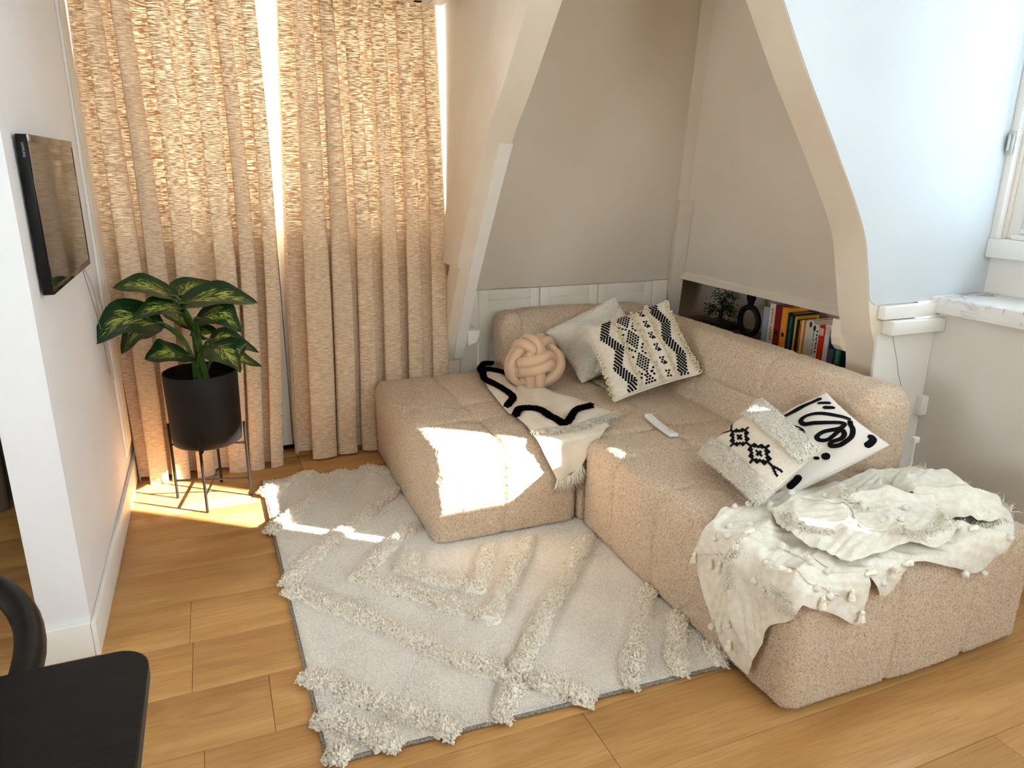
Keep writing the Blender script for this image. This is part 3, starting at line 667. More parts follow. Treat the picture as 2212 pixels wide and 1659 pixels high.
for line in RIDGES:
    P = np.array(line, float); seg = np.linalg.norm(np.diff(P, axis=0), axis=1); cum = np.concatenate([[0], np.cumsum(seg)]); Ltot = cum[-1]
    m = max(12, int(Ltot/0.0055)); tt = np.linspace(0, Ltot, m); C = np.column_stack([np.interp(tt, cum, P[:,0]), np.interp(tt, cum, P[:,1])])
    C += rng.normal(0, 0.0006, C.shape); Cs = C.copy()
    for _ in range(6): Cs[1:-1] = (Cs[:-2]+Cs[1:-1]*2+Cs[2:])/4
    T = np.gradient(Cs, axis=0); T /= np.linalg.norm(T, axis=1, keepdims=True)+1e-9; Nn = np.column_stack([-T[:,1], T[:,0]])
    hw = 0.036*(1+0.12*np.sin(tt*31+P[0,0]*9)); endf = np.clip(np.minimum(tt, Ltot-tt)/0.05, 0, 1)**0.5
    th = np.linspace(0, np.pi, 25)
    G = np.zeros((m, 25, 3)); ht = 0.031*(0.12+0.88*endf)*(1+0.10*np.sin(tt*23+1))
    G[...,:2] = C[:,None]+Nn[:,None]*(hw*(0.6+0.4*endf))[:,None,None]*np.cos(th)[None,:,None]+rng.normal(0, 0.0018, (m, 25, 2)); G[...,2] = 0.012+ht[:,None]*np.sin(th)[None]**0.6+rng.normal(0, 0.0034, (m, 25))
    n = int(Ltot*0.09*9000); k = rng.uniform(0, m-1.001, n); i = k.astype(int); a = np.arccos(rng.uniform(-0.98, 0.98, n))
    base = np.column_stack([C[i]+Nn[i]*(hw[i]*(0.6+0.4*endf[i]))[:,None]*np.cos(a)[:,None], 0.012+ht[i]*np.sin(a)**0.6])
    base[:,:2] += T[i]*rng.uniform(-0.008, 0.008, n)[:,None]
    nn = np.column_stack([Nn[i]*np.cos(a)[:,None]*0.9, np.sin(a)+0.25]); nn /= np.linalg.norm(nn, axis=1, keepdims=True)
    for end, sg in ((0, -1.0), (m-1, 1.0)):
        ne = 80; q = rng.uniform(-1, 1, ne); bb = np.column_stack([np.tile(C[end], (ne, 1))+Nn[end]*(q*0.034)[:,None]-T[end]*sg*rng.uniform(0, 0.03, ne)[:,None], 0.012+0.016*rng.uniform(0, 1, ne)*(1-q**2)])
        base = np.concatenate([base, bb]); ne_ = np.column_stack([np.tile(T[end]*sg*0.7, (ne, 1))+Nn[end]*(q*0.5)[:,None], np.full(ne, 0.55)]); nn = np.concatenate([nn, ne_/np.linalg.norm(ne_, axis=1, keepdims=True)])
    n = len(base)
    V, F = strands(base, nn, np.zeros((n, 3)), 0.012, 0.0042, 0.75, curl=0.35)
    mb = MB().grid(G); gv, gf = mb.data(); gf = gf[0]
    tri = np.concatenate([gf[:,[0,1,2]], gf[:,[0,2,3]]])
    obj('shag_ridge', MB().add(gv, tri).add(V, F), SHAGY, rug)
# ------------------------------------------------------------------ television on the partition
BLK = plain('black_plastic', (9, 8, 8), 0.45, 0.3); 
tv = thing('television', 'black flat television hanging on the white partition wall', 'television', (-0.467, 2.865, 1.17))
obj('housing', BB((-0.482, 2.48, 1.172), (-0.4555, 3.252, 1.628), 0.003), BLK, tv)
fr = MB(); x0, x1 = -0.4555, -0.4530
fr.bbox((x0, 2.48, 1.172), (x1, 3.252, 1.192), 0.001).bbox((x0, 2.48, 1.606), (x1, 3.252, 1.628), 0.001).bbox((x0, 2.48, 1.192), (x1, 2.494, 1.606), 0.001).bbox((x0, 3.238, 1.192), (x1, 3.252, 1.606), 0.001)
BEZ = plain('glossy_bezel', (14, 11, 10), 0.10, 0.6); obj('bezel', fr, BEZ, tv)
m, nt, b = nodes('dark_screen'); b.inputs['Base Color'].default_value = (0.004, 0.004, 0.004, 1); b.inputs['Roughness'].default_value = 0.06; b.inputs['Specular IOR Level'].default_value = 0.9
obj('screen', B((-0.4550, 2.494, 1.192), (-0.4542, 3.238, 1.606)), m, tv)
text_on('logo', 'SAMSUNG', 0.012, (-0.4665, 2.4796, 1.585), (0, 0, -1), (1, 0, 0), plain('logo_grey', (190, 190, 190), 0.5), tv, fit=0.04)
tag(obj('power_cord', MB().tube(smooth_poly([(-0.478, 3.22, 1.18), (-0.474, 3.34, 1.08), (-0.472, 3.44, 0.96), (-0.472, 3.50, 0.80), (-0.472, 3.52, 0.62)], 24), 0.004, 6), plain('cord_grey', (205, 205, 205), 0.5), smooth=True), 'thick pale grey cord hanging down the wall below the television', 'cord')
tag(obj('thin_cord', MB().tube(smooth_poly([(-0.478, 3.19, 1.18), (-0.475, 3.30, 1.02), (-0.474, 3.40, 0.86), (-0.474, 3.46, 0.66)], 24), 0.0016, 5), plain('cord_dark', (150, 150, 150), 0.5), smooth=True), 'thin dark wire hanging below the television beside the thick cord', 'cord')

# ------------------------------------------------------------------ plant stand and potted plant
PC = np.array([-0.113, 3.482])
IRON = plain('black_iron', (28, 24, 22), 0.5, 0.4, metallic=0.3)
st = thing('plant_stand', 'black metal plant stand with four thin legs and crossed bars', 'plant stand', (PC[0], PC[1], 0))
feet = [(-0.144, 3.324), (0.046, 3.436), (-0.081, 3.641), (-0.272, 3.526)]
feet = [tuple(PC+(np.array(f)-PC)/np.linalg.norm(np.array(f)-PC)*0.172) for f in feet]
for f in feet:
    d = (PC-np.array(f))/0.172; n_ = np.array([-d[1], d[0]])
    obj('leg', MB().tube([(f[0], f[1], 0.0), (f[0], f[1], 0.385)], 0.0065, 8), IRON, st, True, autosmooth=40)
for i in (0, 1):
    a, c = np.array(feet[i]), np.array(feet[i+2])
    obj('cross_bar', MB().tube([(*a, 0.085+0.008*i), (*c, 0.085+0.008*i)], 0.005, 7), IRON, st, True, autosmooth=40)
    obj('support_bar', MB().tube([(*a, 0.288-0.009*i), (*c, 0.288-0.009*i)], 0.005, 7), IRON, st, True, autosmooth=40)
pl = thing('potted_plant', 'dumb cane plant with cream flecked green leaves in a black cylinder pot', 'plant', (PC[0], PC[1], 0.295))
POT = plain('matte_black_pot', (23, 18, 16), 0.55, 0.3, (27, 21, 18), 8.0, 400.0, 0.1)
obj('pot', MB().lathe([(0.0, 0.296), (0.143, 0.296), (0.152, 0.303), (0.156, 0.34), (0.162, 0.635), (0.160, 0.641), (0.156, 0.638), (0.154, 0.58), (0.0, 0.58)], (PC[0], PC[1], 0), 48), POT, pl, True, autosmooth=50)
obj('soil', MB().lathe([(0.154, 0.598), (0.10, 0.604), (0.0, 0.602)], (PC[0], PC[1], 0), 24), plain('soil', (26, 19, 14), 0.95, 0.1, (40, 30, 22), 60.0, 90.0, 0.8), pl, True)
def leafmat():
    m, nt, b = nodes('variegated_leaf')
    uv = nt.nodes.new('ShaderNodeUVMap'); uv.uv_map = 'uv'
    sx = nt.nodes.new('ShaderNodeSeparateXYZ'); nt.links.new(uv.outputs[0], sx.inputs[0])
    v = math_n(nt, 'ABSOLUTE', math_n(nt, 'SUBTRACT', sx.outputs[1], 0.5))          # distance from midrib
    cb = nt.nodes.new('ShaderNodeCombineXYZ')
    nt.links.new(math_n(nt, 'SUBTRACT', math_n(nt, 'MULTIPLY', sx.outputs[0], 26.0), math_n(nt, 'MULTIPLY', v, 34.0)), cb.inputs[0])
    nt.links.new(math_n(nt, 'MULTIPLY', sx.outputs[1], 9.0), cb.inputs[1])
    oi = nt.nodes.new('ShaderNodeObjectInfo'); nt.links.new(math_n(nt, 'MULTIPLY', oi.outputs['Random'], 20.0), cb.inputs[2])
    fl_ = noise(nt, cb.outputs[0], 1.0, 3, 0.6)
    along = math_n(nt, 'ABSOLUTE', math_n(nt, 'SUBTRACT', sx.outputs[0], 0.5))
    thr = math_n(nt, 'ADD', math_n(nt, 'MULTIPLY', math_n(nt, 'MULTIPLY', v, v), 1.6), math_n(nt, 'ADD', math_n(nt, 'MULTIPLY', math_n(nt, 'MULTIPLY', along, along), 0.9), 0.475))
    msk = ramp(nt, math_n(nt, 'ADD', math_n(nt, 'SUBTRACT', fl_, thr), 0.5), [(0.495, (0,0,0,1)), (0.525, (1,1,1,1))])
    mx = nt.nodes.new('ShaderNodeMix'); mx.data_type = 'RGBA'; nt.links.new(msk, mx.inputs[0])
    mx.inputs[6].default_value = lin((12, 54, 18)); mx.inputs[7].default_value = lin((176, 188, 84))
    nt.links.new(mx.outputs[2], b.inputs['Base Color']); b.inputs['Roughness'].default_value = 0.32; b.inputs['Specular IOR Level'].default_value = 0.45
    b.inputs['Subsurface Weight'].default_value = 0.0
    return m
LEAF = leafmat(); STEM = plain('leaf_stalk', (86, 120, 48), 0.5, 0.3, (60, 92, 38), 30.0)
def leaf(base, mid, tip, width, roll=0.0, cup=0.12, start=None):
    """leaf blade along a bent midrib base->mid->tip (world points), width at the widest place"""
    n, m = 17, 9
    s = np.linspace(0, 1, n); P = smooth_poly([base, mid, tip], n); T, N, Bn = frames(P)
    up_ = np.array([0, 0, 1.0]); side = np.cross(T, up_); side /= np.linalg.norm(side, axis=1, keepdims=True)+1e-9; nr = np.cross(side, T)
    cr_, sr_ = math.cos(roll), math.sin(roll); side, nr = side*cr_+nr*sr_, nr*cr_-side*sr_
    w = width*0.95*np.clip(np.sin(np.pi*s**0.80), 0, 1)**0.72*(1-0.15*s); w[-1] = 0.0005; w[0] = 0.004
    q = np.linspace(-1, 1, m)
    G = P[:,None]+side[:,None]*(w[:,None]*q[None])[...,None]+nr[:,None]*(cup*w[:,None]*np.abs(q)[None]**1.3+0.05*w[:,None]*np.sin(s*14)[:,None]*q[None]**2)[...,None]
    Vt = G.reshape(-1, 3); i, j = np.meshgrid(np.arange(n-1), np.arange(m-1), indexing='ij')
    f = np.stack([i*m+j, i*m+j+1, (i+1)*m+j+1, (i+1)*m+j], -1).reshape(-1, 4)
    o = obj('leaf', (Vt, [f]), LEAF, pl, True)
    me = o.data; ul = me.uv_layers.new(name='uv'); U = np.stack(np.meshgrid(s, np.linspace(0, 1, m), indexing='ij'), -1).reshape(-1, 2)
    li = np.zeros(len(me.loops), np.int32); me.loops.foreach_get('vertex_index', li); ul.data.foreach_set('uv', U[li].astype(np.float32).ravel())
    st0 = np.array(start) if start is not None else np.array([PC[0]+rng.uniform(-.03, .03), PC[1]+rng.uniform(-.03, .03), 0.60])
    b0 = np.array(base); mm = (st0+b0)/2+np.array([0, 0, 0.05])*np.linalg.norm(b0-st0)/0.3+(st0-b0)*np.array([0.12, 0.12, 0])
    obj('stalk', MB().tube(smooth_poly([st0, mm, b0, np.array(base)*0.75+np.array(mid)*0.25], 14), np.linspace(0.010, 0.004, 14), 7), STEM, pl, True)
LEAVES = [((-0.165, 3.46, 0.982), (-0.293, 3.426, 1.049), (-0.41, 3.422, 1.047), 0.085, 0.5, 0.2),
 ((-0.169, 3.53, 0.97), (-0.117, 3.582, 1.008), (-0.013, 3.625, 1.022), 0.085, -0.4, 0.2),
 ((-0.167, 3.43, 0.956), (-0.003, 3.386, 0.995), (0.164, 3.391, 0.953), 0.1, -0.5, 0.25),
 ((-0.141, 3.401, 0.939), (-0.245, 3.348, 0.965), (-0.347, 3.344, 0.923), 0.075, 0.5, 0.2),
 ((-0.231, 3.418, 0.88), (-0.376, 3.373, 0.919), (-0.514, 3.369, 0.82), 0.12, 0.6, 0.2),
 ((-0.236, 3.478, 0.857), (-0.34, 3.475, 0.845), (-0.421, 3.472, 0.747), 0.1, 0.5, 0.2),
 ((-0.107, 3.382, 0.899), (-0.002, 3.316, 0.925), (0.079, 3.308, 0.842), 0.1, -0.5, 0.2),
 ((-0.135, 3.381, 0.733), (-0.229, 3.308, 0.776), (-0.316, 3.295, 0.758), 0.105, 0.4, 0.15),
 ((-0.062, 3.454, 0.785), (0.017, 3.426, 0.796), (0.151, 3.441, 0.711), 0.07, -0.5, 0.2),
 ((-0.053, 3.364, 0.784), (0.019, 3.286, 0.754), (0.058, 3.277, 0.667), 0.11, -0.3, 0.15),
 ((0.011, 3.506, 0.712), (0.068, 3.508, 0.673), (0.161, 3.521, 0.622), 0.06, -0.4, 0.2),
 ((-0.105, 3.542, 0.846), (-0.081, 3.583, 0.792), (-0.085, 3.583, 0.758), 0.08, 0, 0.2),
 ((-0.125, 3.462, 0.832), (-0.176, 3.46, 0.888), (-0.246, 3.478, 0.931), 0.07, 0.3, 0.2)]
for q in LEAVES: leaf(*q)
# ------------------------------------------------------------------ cushions
class Pillow:
    """soft square cushion spanned by four corners (c0,c1,c2,c3 in turn); u runs c0->c1, v runs c0->c3"""
    def __init__(s, C, thick, pinch=0.06, n=40, seed=0):
        s.C = np.asarray(C, float); s.th = thick; s.pinch = pinch; s.seed = seed; s.n = n
        nr = np.cross(s.C[1]-s.C[0], s.C[3]-s.C[0])+np.cross(s.C[2]-s.C[1], s.C[0]-s.C[1])*0; nr /= np.linalg.norm(nr)
        if nr @ (CAM-s.C.mean(0)) < 0: nr = -nr
        s.nr = nr
    def flat(s, u, v):
        uu = u*(1-s.pinch*(1-v**2)); vv = v*(1-s.pinch*(1-u**2)); a = (uu+1)/2; b = (vv+1)/2
        return ((1-a)*(1-b))[...,None]*s.C[0]+(a*(1-b))[...,None]*s.C[1]+(a*b)[...,None]*s.C[2]+((1-a)*b)[...,None]*s.C[3]
    def h(s, u, v):
        q = np.clip((1-u**2)*(1-v**2), 0, 1)**0.42
        return s.th*q*(1+0.10*np.sin(3.1*u+s.seed)*np.cos(2.7*v+s.seed*1.3))+0.004*np.sin(9*u+s.seed)*np.sin(8*v+2*s.seed)*q
    def S(s, u, v, off=0.0):
        u = np.asarray(u, float); v = np.asarray(v, float)
        return s.flat(u, v)+s.nr*(s.h(u, v)+off)[...,None]
    def normal(s, u, v):
        e = 1e-3; a = s.S(u+e, v)-s.S(u-e, v); b = s.S(u, v+e)-s.S(u, v-e); n = np.cross(a, b); n /= np.linalg.norm(n, axis=-1, keepdims=True)+1e-12
        return np.where((n @ s.nr)[...,None] < 0, -n, n)
    def body(s):
        q = np.sin(np.linspace(-np.pi/2, np.pi/2, s.n)); U, V = np.meshgrid(q, q, indexing='ij')
        return MB().grid(s.S(U, V)).grid((s.flat(U, V)-s.nr*s.h(U, V)[...,None])[::-1])
    def edge(s, k=30):
        t = np.linspace(-1, 1, k); o = np.ones(k)
        return np.concatenate([s.flat(t, -o), s.flat(o, t)[1:], s.flat(-t, o)[1:], s.flat(-o, -t)[1:-1]])
    def stroke(s, mb, uv, w, off=0.0015, smooth=True, k=None):
        P = np.asarray(uv, float)
        P = smooth_poly(P, k or max(30, 9*len(P))) if smooth else P
        Q = s.S(P[:,0], P[:,1], off); N = s.normal(P[:,0], P[:,1]); T = np.gradient(Q, axis=0); T /= np.linalg.norm(T, axis=1, keepdims=True)+1e-9
        sd_ = np.cross(T, N); n = len(Q); al = np.concatenate([[0], np.cumsum(np.linalg.norm(np.diff(Q, axis=0), axis=1))]); dd = np.clip(np.minimum(al, al[-1]-al)/w, 0, 1); ww = w*np.sqrt(np.clip(1-(1-dd)**2, 0.002, 1))
        return mb.grid(np.stack([Q+sd_*ww[:,None], Q+N*0.0012, Q-sd_*ww[:,None]], 1))
    def tufts(s, u, v, length, width, lean=0.6, lift=0.0, curl=0.4):
        n_ = s.normal(u, v); return strands(s.S(u, v, lift), n_, np.tile([0, 0, -0.25], (len(u), 1)), length, width, lean, curl=curl)

WOOL = pile('ivory_wool', (244, 232, 212), (254, 246, 232), 110.0)
KNIT = plain('ivory_knit', (236, 224, 205), 0.95, 0.1, (226, 211, 188), 60.0, 260.0, 0.8, sheen=0.2)
COTTON = plain('white_cotton', (240, 231, 221), 0.9, 0.15, (236, 226, 215), 5.0, 500.0, 0.2)
INK = plain('black_yarn', (12, 12, 17), 0.9, 0.15, (18, 18, 24), 90.0, 200.0, 0.6)

# --- tufted ivory cushion at the back
p = Pillow([(1.700, 3.58, 0.665), (2.087, 3.50, 0.850), (2.171, 3.20, 0.585), (1.766, 3.26, 0.445)], 0.075, seed=1.0)
t = thing('cushion', 'plain ivory cushion with shaggy patches behind the patterned loop cushion', 'cushion', (1.93, 3.4, 0.43), 'cushions on the sofa')
obj('cover', p.body(), WOOL, t, True)
n = 18000; u = rng.uniform(-0.99, 0.99, n); v = rng.uniform(-0.99, 0.99, n)
k = ((np.abs(u+v-0.1) < 0.20) | (np.abs(u+v+0.75) < 0.17) | (np.abs(u-v+0.65) < 0.16) | (np.abs(u-v-0.55) < 0.16) | (np.maximum(np.abs(u), np.abs(v)) > 0.93))
V, F = p.tufts(u[k], v[k], 0.011, 0.0036, 0.7); o = obj('shag_patches', (V, [F]), TUFTY, t); o['kind'] = 'stuff'

# --- ivory cushion with looped bands and black dotted bands
p = Pillow([(1.758, 3.24, 0.744), (2.150, 3.10, 0.895), (2.165, 2.775, 0.590), (1.763, 2.91, 0.448)], 0.070, 0.05, seed=2.0)
t = thing('cushion', 'ivory cushion with black dotted zigzags and looped wool bands', 'cushion', (1.96, 3.0, 0.43), 'cushions on the sofa')
obj('cover', p.body(), KNIT, t, True)
def blobs(uvs, r, off=0.0005, flat=0.55):
    mb = MB(); us = np.array([q[0] for q in uvs]); vs2 = np.array([q[1] for q in uvs]); C = p.S(us, vs2, off); N = p.normal(us, vs2)
    a = np.linspace(0, 2*np.pi, 7)[:-1]
    t1 = np.cross(N, [0.2, 0.3, 0.93]); t1 /= np.linalg.norm(t1, axis=1, keepdims=True); t2 = np.cross(N, t1)
    rings = [C+N*r*flat]+[C+N*r*flat*0.6+(t1*math.cos(x)+t2*math.sin(x))*r*0.8 for x in a]+[C+(t1*math.cos(x)+t2*math.sin(x))*r for x in a]
    V = np.stack(rings, 1); tri = [(0, 1+i, 1+(i+1) % 6) for i in range(6)]+[q for i in range(6) for q in ((1+i, 7+i, 7+(i+1) % 6), (1+i, 7+(i+1) % 6, 1+(i+1) % 6))]
    b_ = (np.arange(len(uvs))*13)[:,None,None]
    return V.reshape(-1, 3), [(b_+np.array(tri)[None]).reshape(-1, 3)]
def zigzag(u0, amp, ph, wn=3):
    q = []
    for i in range(52):
        v_ = -0.95+i*1.90/51
        c = u0+amp*(2*abs(((v_*1.15+ph) % 1.0)-0.5)-0.5)*2*0.5
        for j in range(wn): q.append((c+(j-(wn-1)/2)*0.075+(0.037 if i % 2 else 0), v_))
    return [x for k_, x in enumerate(q) if abs(x[0]) < 0.97]
for u0, am, ph in ((-0.60, 0.22, 0.1), (0.70, 0.16, 0.45)):
    o = obj('dotted_zigzag', blobs(zigzag(u0, am, ph), 0.0066), INK, t); o['kind'] = 'stuff'
dm = []
for vc in (-0.82, -0.2, 0.44, 0.98):
    for i in range(-4, 5):
        for j in range(-4, 5):
            if abs(i)+abs(j) <= 4 and (i+j) % 2 == 0: dm.append((-0.10+i*0.034, vc+j*0.060))
    for dx, dv in ((-0.17, 0.20), (-0.12, 0.26), (0.14, -0.20), (0.10, -0.27), (0.17, 0.20), (-0.16, -0.2), (-0.06, 0.31), (0.12, 0.27)): dm.append((-0.10+dx, vc+dv))
dm = [q for q in dm if abs(q[1]) < 0.96]
o = obj('dotted_diamonds', blobs(dm, 0.0066), INK, t); o['kind'] = 'stuff'
cx = []
for vc in np.linspace(-0.84, 0.86, 6):
    for dx, dv in ((0, 0), (0.03, 0.06), (-0.03, -0.06), (0.035, -0.05), (-0.035, 0.05), (0, 0.10), (0.05, 0.10)): cx.append((0.34+dx, vc+dv))
o = obj('dotted_crosses', blobs([q for q in cx if abs(q[1]) < 0.96], 0.0062), INK, t); o['kind'] = 'stuff'
LOOP = plain('loop_yarn', (238, 222, 190), 0.9, 0.15, (228, 209, 174), 40.0, 300.0, 0.4)
def loops(u0, num, edge=False, wig=0.025, r=0.011):
    mb = MB()
    for v_ in np.linspace(-0.96, 0.96, num):
        uu = u0+rng.uniform(-wig, wig); vv = v_+rng.uniform(-0.015, 0.015)
        c = p.S(np.array([uu]), np.array([vv]), 0.002)[0]; N = p.normal(np.array([uu]), np.array([vv]))[0]
        if edge: N = N*0.4+(p.C[3 if u0 < 0 else 2]*0+(p.C[0]-p.C[1])*(1 if u0 < 0 else -1)/0.42)*0.9; N /= np.linalg.norm(N)
        a = rng.uniform(0, 6.28); t1 = np.cross(N, [math.cos(a), math.sin(a), 0.3]); t1 /= np.linalg.norm(t1)
        th = np.linspace(-0.4, np.pi+0.4, 8); rr = r*rng.uniform(0.8, 1.2)
        mb.tube(c+np.outer(np.sin(th)*rr*1.25+0.002, N)+np.outer(np.cos(th)*rr*0.75, t1), 0.0032, 5, caps=False)
    return mb
for u0, num, ed in ((-0.97, 34, True), (-0.33, 42, False), (0.13, 42, False), (0.50, 40, False), (0.97, 34, True)):
    o = obj('looped_band', loops(u0, num, ed), LOOP, t, True); o['kind'] = 'stuff'
obj('piping', MB().tube(p.edge(), 0.0035, 6, closed=True), KNIT, t, True)

# --- cushion with two black stepped diamonds between shaggy bands
p = Pillow([(1.69, 2.115, 0.485), (1.945, 2.095, 0.68), (1.855, 1.70, 0.635), (1.60, 1.68, 0.485)], 0.060, 0.04, seed=3.0)
t = thing('cushion', 'ivory cushion with black stepped diamonds between two shaggy bands', 'cushion', (1.76, 1.9, 0.43), 'cushions on the sofa')
WEAVE = plain('ivory_weave', (235, 224, 206), 0.95, 0.1, (225, 212, 192), 120.0, 420.0, 0.6)
obj('cover', p.body(), WEAVE, t, True)
def stepped(uc, vc, du, dv):
    mb = MB(); N = 6
    for i in range(-N, N+1):
        for j in range(-N, N+1):
            d = abs(i)+abs(j)
            if d in (4, 5) or d <= 1 or (d == 6 and i % 2 == 0):
                a0, b0 = uc+(i-0.55)*du, vc+(j-0.55)*dv; a1, b1 = a0+1.1*du, b0+1.1*dv
                if max(abs(a0), abs(a1), abs(b0), abs(b1)) > 0.985: continue
                U = np.array([[a0, a0], [a1, a1]]); Vv = np.array([[b0, b1], [b0, b1]]); mb.grid(p.S(U, Vv, 0.0018+0.0006*((i+j) % 2)))
    return mb
for vc in (-0.30, 0.42): obj('stepped_diamond', stepped(-0.14, vc, 0.052, 0.060), INK, t)
for v0, sg in ((-0.66, -1), (0.80, 1)):
    mb = MB()
    for k_ in range(8):
        vv = v0+sg*k_*0.045; 
        if abs(vv) > 0.97: break
        for q in (-1, 1):
            uu = -0.14+q*k_*0.05*(0.6 if sg < 0 else 0.5); U = np.array([[uu-0.03, uu-0.03], [uu+0.03, uu+0.03]]); Vv = np.array([[vv-0.03, vv+0.03], [vv-0.03, vv+0.03]])
            mb.grid(p.S(np.clip(U, -.98, .98), np.clip(Vv, -.985, .985), 0.0018))
    obj('zigzag_stripe', mb, INK, t)
for ulo, uhi, nm in ((0.42, 0.99, 'upper'), (-0.99, -0.60, 'lower')):
    n = 5200; u = rng.uniform(ulo, uhi, n); v = rng.uniform(-0.99, 0.99, n)
    V, F = p.tufts(u, v, 0.024, 0.0034, 0.8, curl=0.5); o = obj('shag_band', (V, [F]), TUFTY, t); o['kind'] = 'stuff'
obj('piping', MB().tube(p.edge(), 0.003, 6, closed=True), COTTON, t, True)

# --- white cushion with brush drawn black lines
p = Pillow([(1.92, 2.23, 0.445), (2.185, 2.01, 0.715), (2.15, 1.67, 0.625), (1.78, 1.76, 0.445)], 0.066, 0.05, seed=4.2)
t = thing('cushion', 'white cushion with looping black brush strokes against the right backrest', 'cushion', (2.0, 1.9, 0.43), 'cushions on the sofa')
obj('cover', p.body(), COTTON, t, True); obj('piping', MB().tube(p.edge(), 0.003, 6, closed=True), COTTON, t, True)
ABS = [([(0.73, -0.61), (0.82, -0.55), (0.92, -0.5)], .010), ([(0.73, -0.38), (0.82, -0.33), (0.9, -0.29)], .010),
 ([(0.92, 0.2), (0.84, 0.05), (0.65, -0.19), (0.42, -0.31), (0.25, -0.24), (0.24, -0.1), (0.39, 0.01), (0.59, 0.14), (0.75, 0.3), (0.63, 0.39), (0.4, 0.29), (0.24, 0.33), (0.19, 0.44), (0.32, 0.53), (0.6, 0.43), (0.6, 0.55), (0.48, 0.64), (0.31, 0.63), (0.26, 0.7), (0.39, 0.76), (0.62, 0.68), (0.77, 0.52), (0.83, 0.36), (0.90, 0.22)], .0095),
 ([(0.9, 0.71), (0.88, 0.84), (0.78, 0.91), (0.67, 0.93)], .013), ([(0.10, 0.77), (0.05, 0.83), (0.0, 0.89)], .015), ([(-0.07, 0.76), (-0.12, 0.82)], .012),
 ([(-0.02, -0.25), (0.07, -0.01), (0.0, 0.22)], .017), ([(-0.52, 0.90), (-0.64, 0.94), (-0.84, 0.96)], .013), ([(0.87, -0.79), (0.54, -0.70), (0.31, -0.64), (0.0, -0.6)], .012)]
for uv, w in ABS: obj('brush_stroke', p.stroke(MB(), uv, w, 0.002), INK, t, True)

# --- knotted ball cushion
KN = plain('knot_jersey', (222, 186, 152), 0.85, 0.15, (215, 178, 143), 8.0, 600.0, 0.1, sheen=0.3)
kc = np.array([1.50, 3.30, 0.575]); KR = 0.118
t = thing('knot_cushion', 'round camel cushion of knotted padded tubes beside the shaggy cushion', 'cushion', (kc[0], kc[1], 0.43), 'cushions on the sofa')
ax = np.array([0.35, -0.55, 0.75]); ax /= np.linalg.norm(ax); e1 = np.cross(ax, [0, 0, 1.0]); e1 /= np.linalg.norm(e1); e2 = np.cross(ax, e1)
tt = np.linspace(0, 2*np.pi, 300, endpoint=False)
lat = 1.02*np.sin(4*tt); lon = 3*tt; rr = KR*(1+0.13*np.cos(8*tt+0.0)*np.sin(4*tt)*0+0.15*np.sin(8*tt))
Pk = rr[:,None]*(np.cos(lat)[:,None]*(np.cos(lon)[:,None]*e1+np.sin(lon)[:,None]*e2)+np.sin(lat)[:,None]*ax)
Tk = np.roll(Pk, -1, 0)-np.roll(Pk, 1, 0); Tk /= np.linalg.norm(Tk, axis=1, keepdims=True); Nk = Pk/np.linalg.norm(Pk, axis=1, keepdims=True); Sk = np.cross(Tk, Nk)
for s_ in (-1, 1):
    obj('padded_tube', MB().tube(kc+Pk+Sk*s_*0.0245, 0.0270, 12, closed=True), KN, t, True)
obj('core', MB().rbox(kc-0.10, kc+0.10, 0.0999, 6, 0.01), KN, t, True)

# ------------------------------------------------------------------ small white remote on the seat
rm = thing('remote_control', 'slim white remote control lying on the sofa seat', 'remote', (1.79, 2.55, 0.428))
a = np.array([1.808, 2.672]); c = np.array([1.770, 2.412]); d = (c-a)/np.linalg.norm(c-a); nrm = np.array([-d[1], d[0]])
WP = plain('white_plastic', (244, 244, 242), 0.3, 0.5)
G = []
for s_ in np.linspace(0, 1, 12):
    q = a+(c-a)*s_; w = 0.020-0.004*math.sin(s_*math.pi); zb = 0.436+0.012*(2*s_-1)**2*0.5; ht_ = 0.016
    G.append([(*(q-nrm*w), zb), (*(q-nrm*w), zb+ht_*0.7), (*(q-nrm*w*0.8), zb+ht_), (*(q+nrm*w*0.8), zb+ht_), (*(q+nrm*w), zb+ht_*0.7), (*(q+nrm*w), zb)])
G = np.array(G); mb = MB().grid(G, wrap=True); mb.add(G[0], [(0,1,2,3,4,5)]); mb.add(G[-1], [(5,4,3,2,1,0)])
obj('shell', mb, WP, rm, True, autosmooth=35)
q = a+(c-a)*0.82; obj('button', MB().lathe([(0, 0.455), (0.006, 0.455), (0.007, 0.452)], (q[0], q[1], 0.0), 14), plain('button_grey', (205, 205, 205), 0.4), rm)
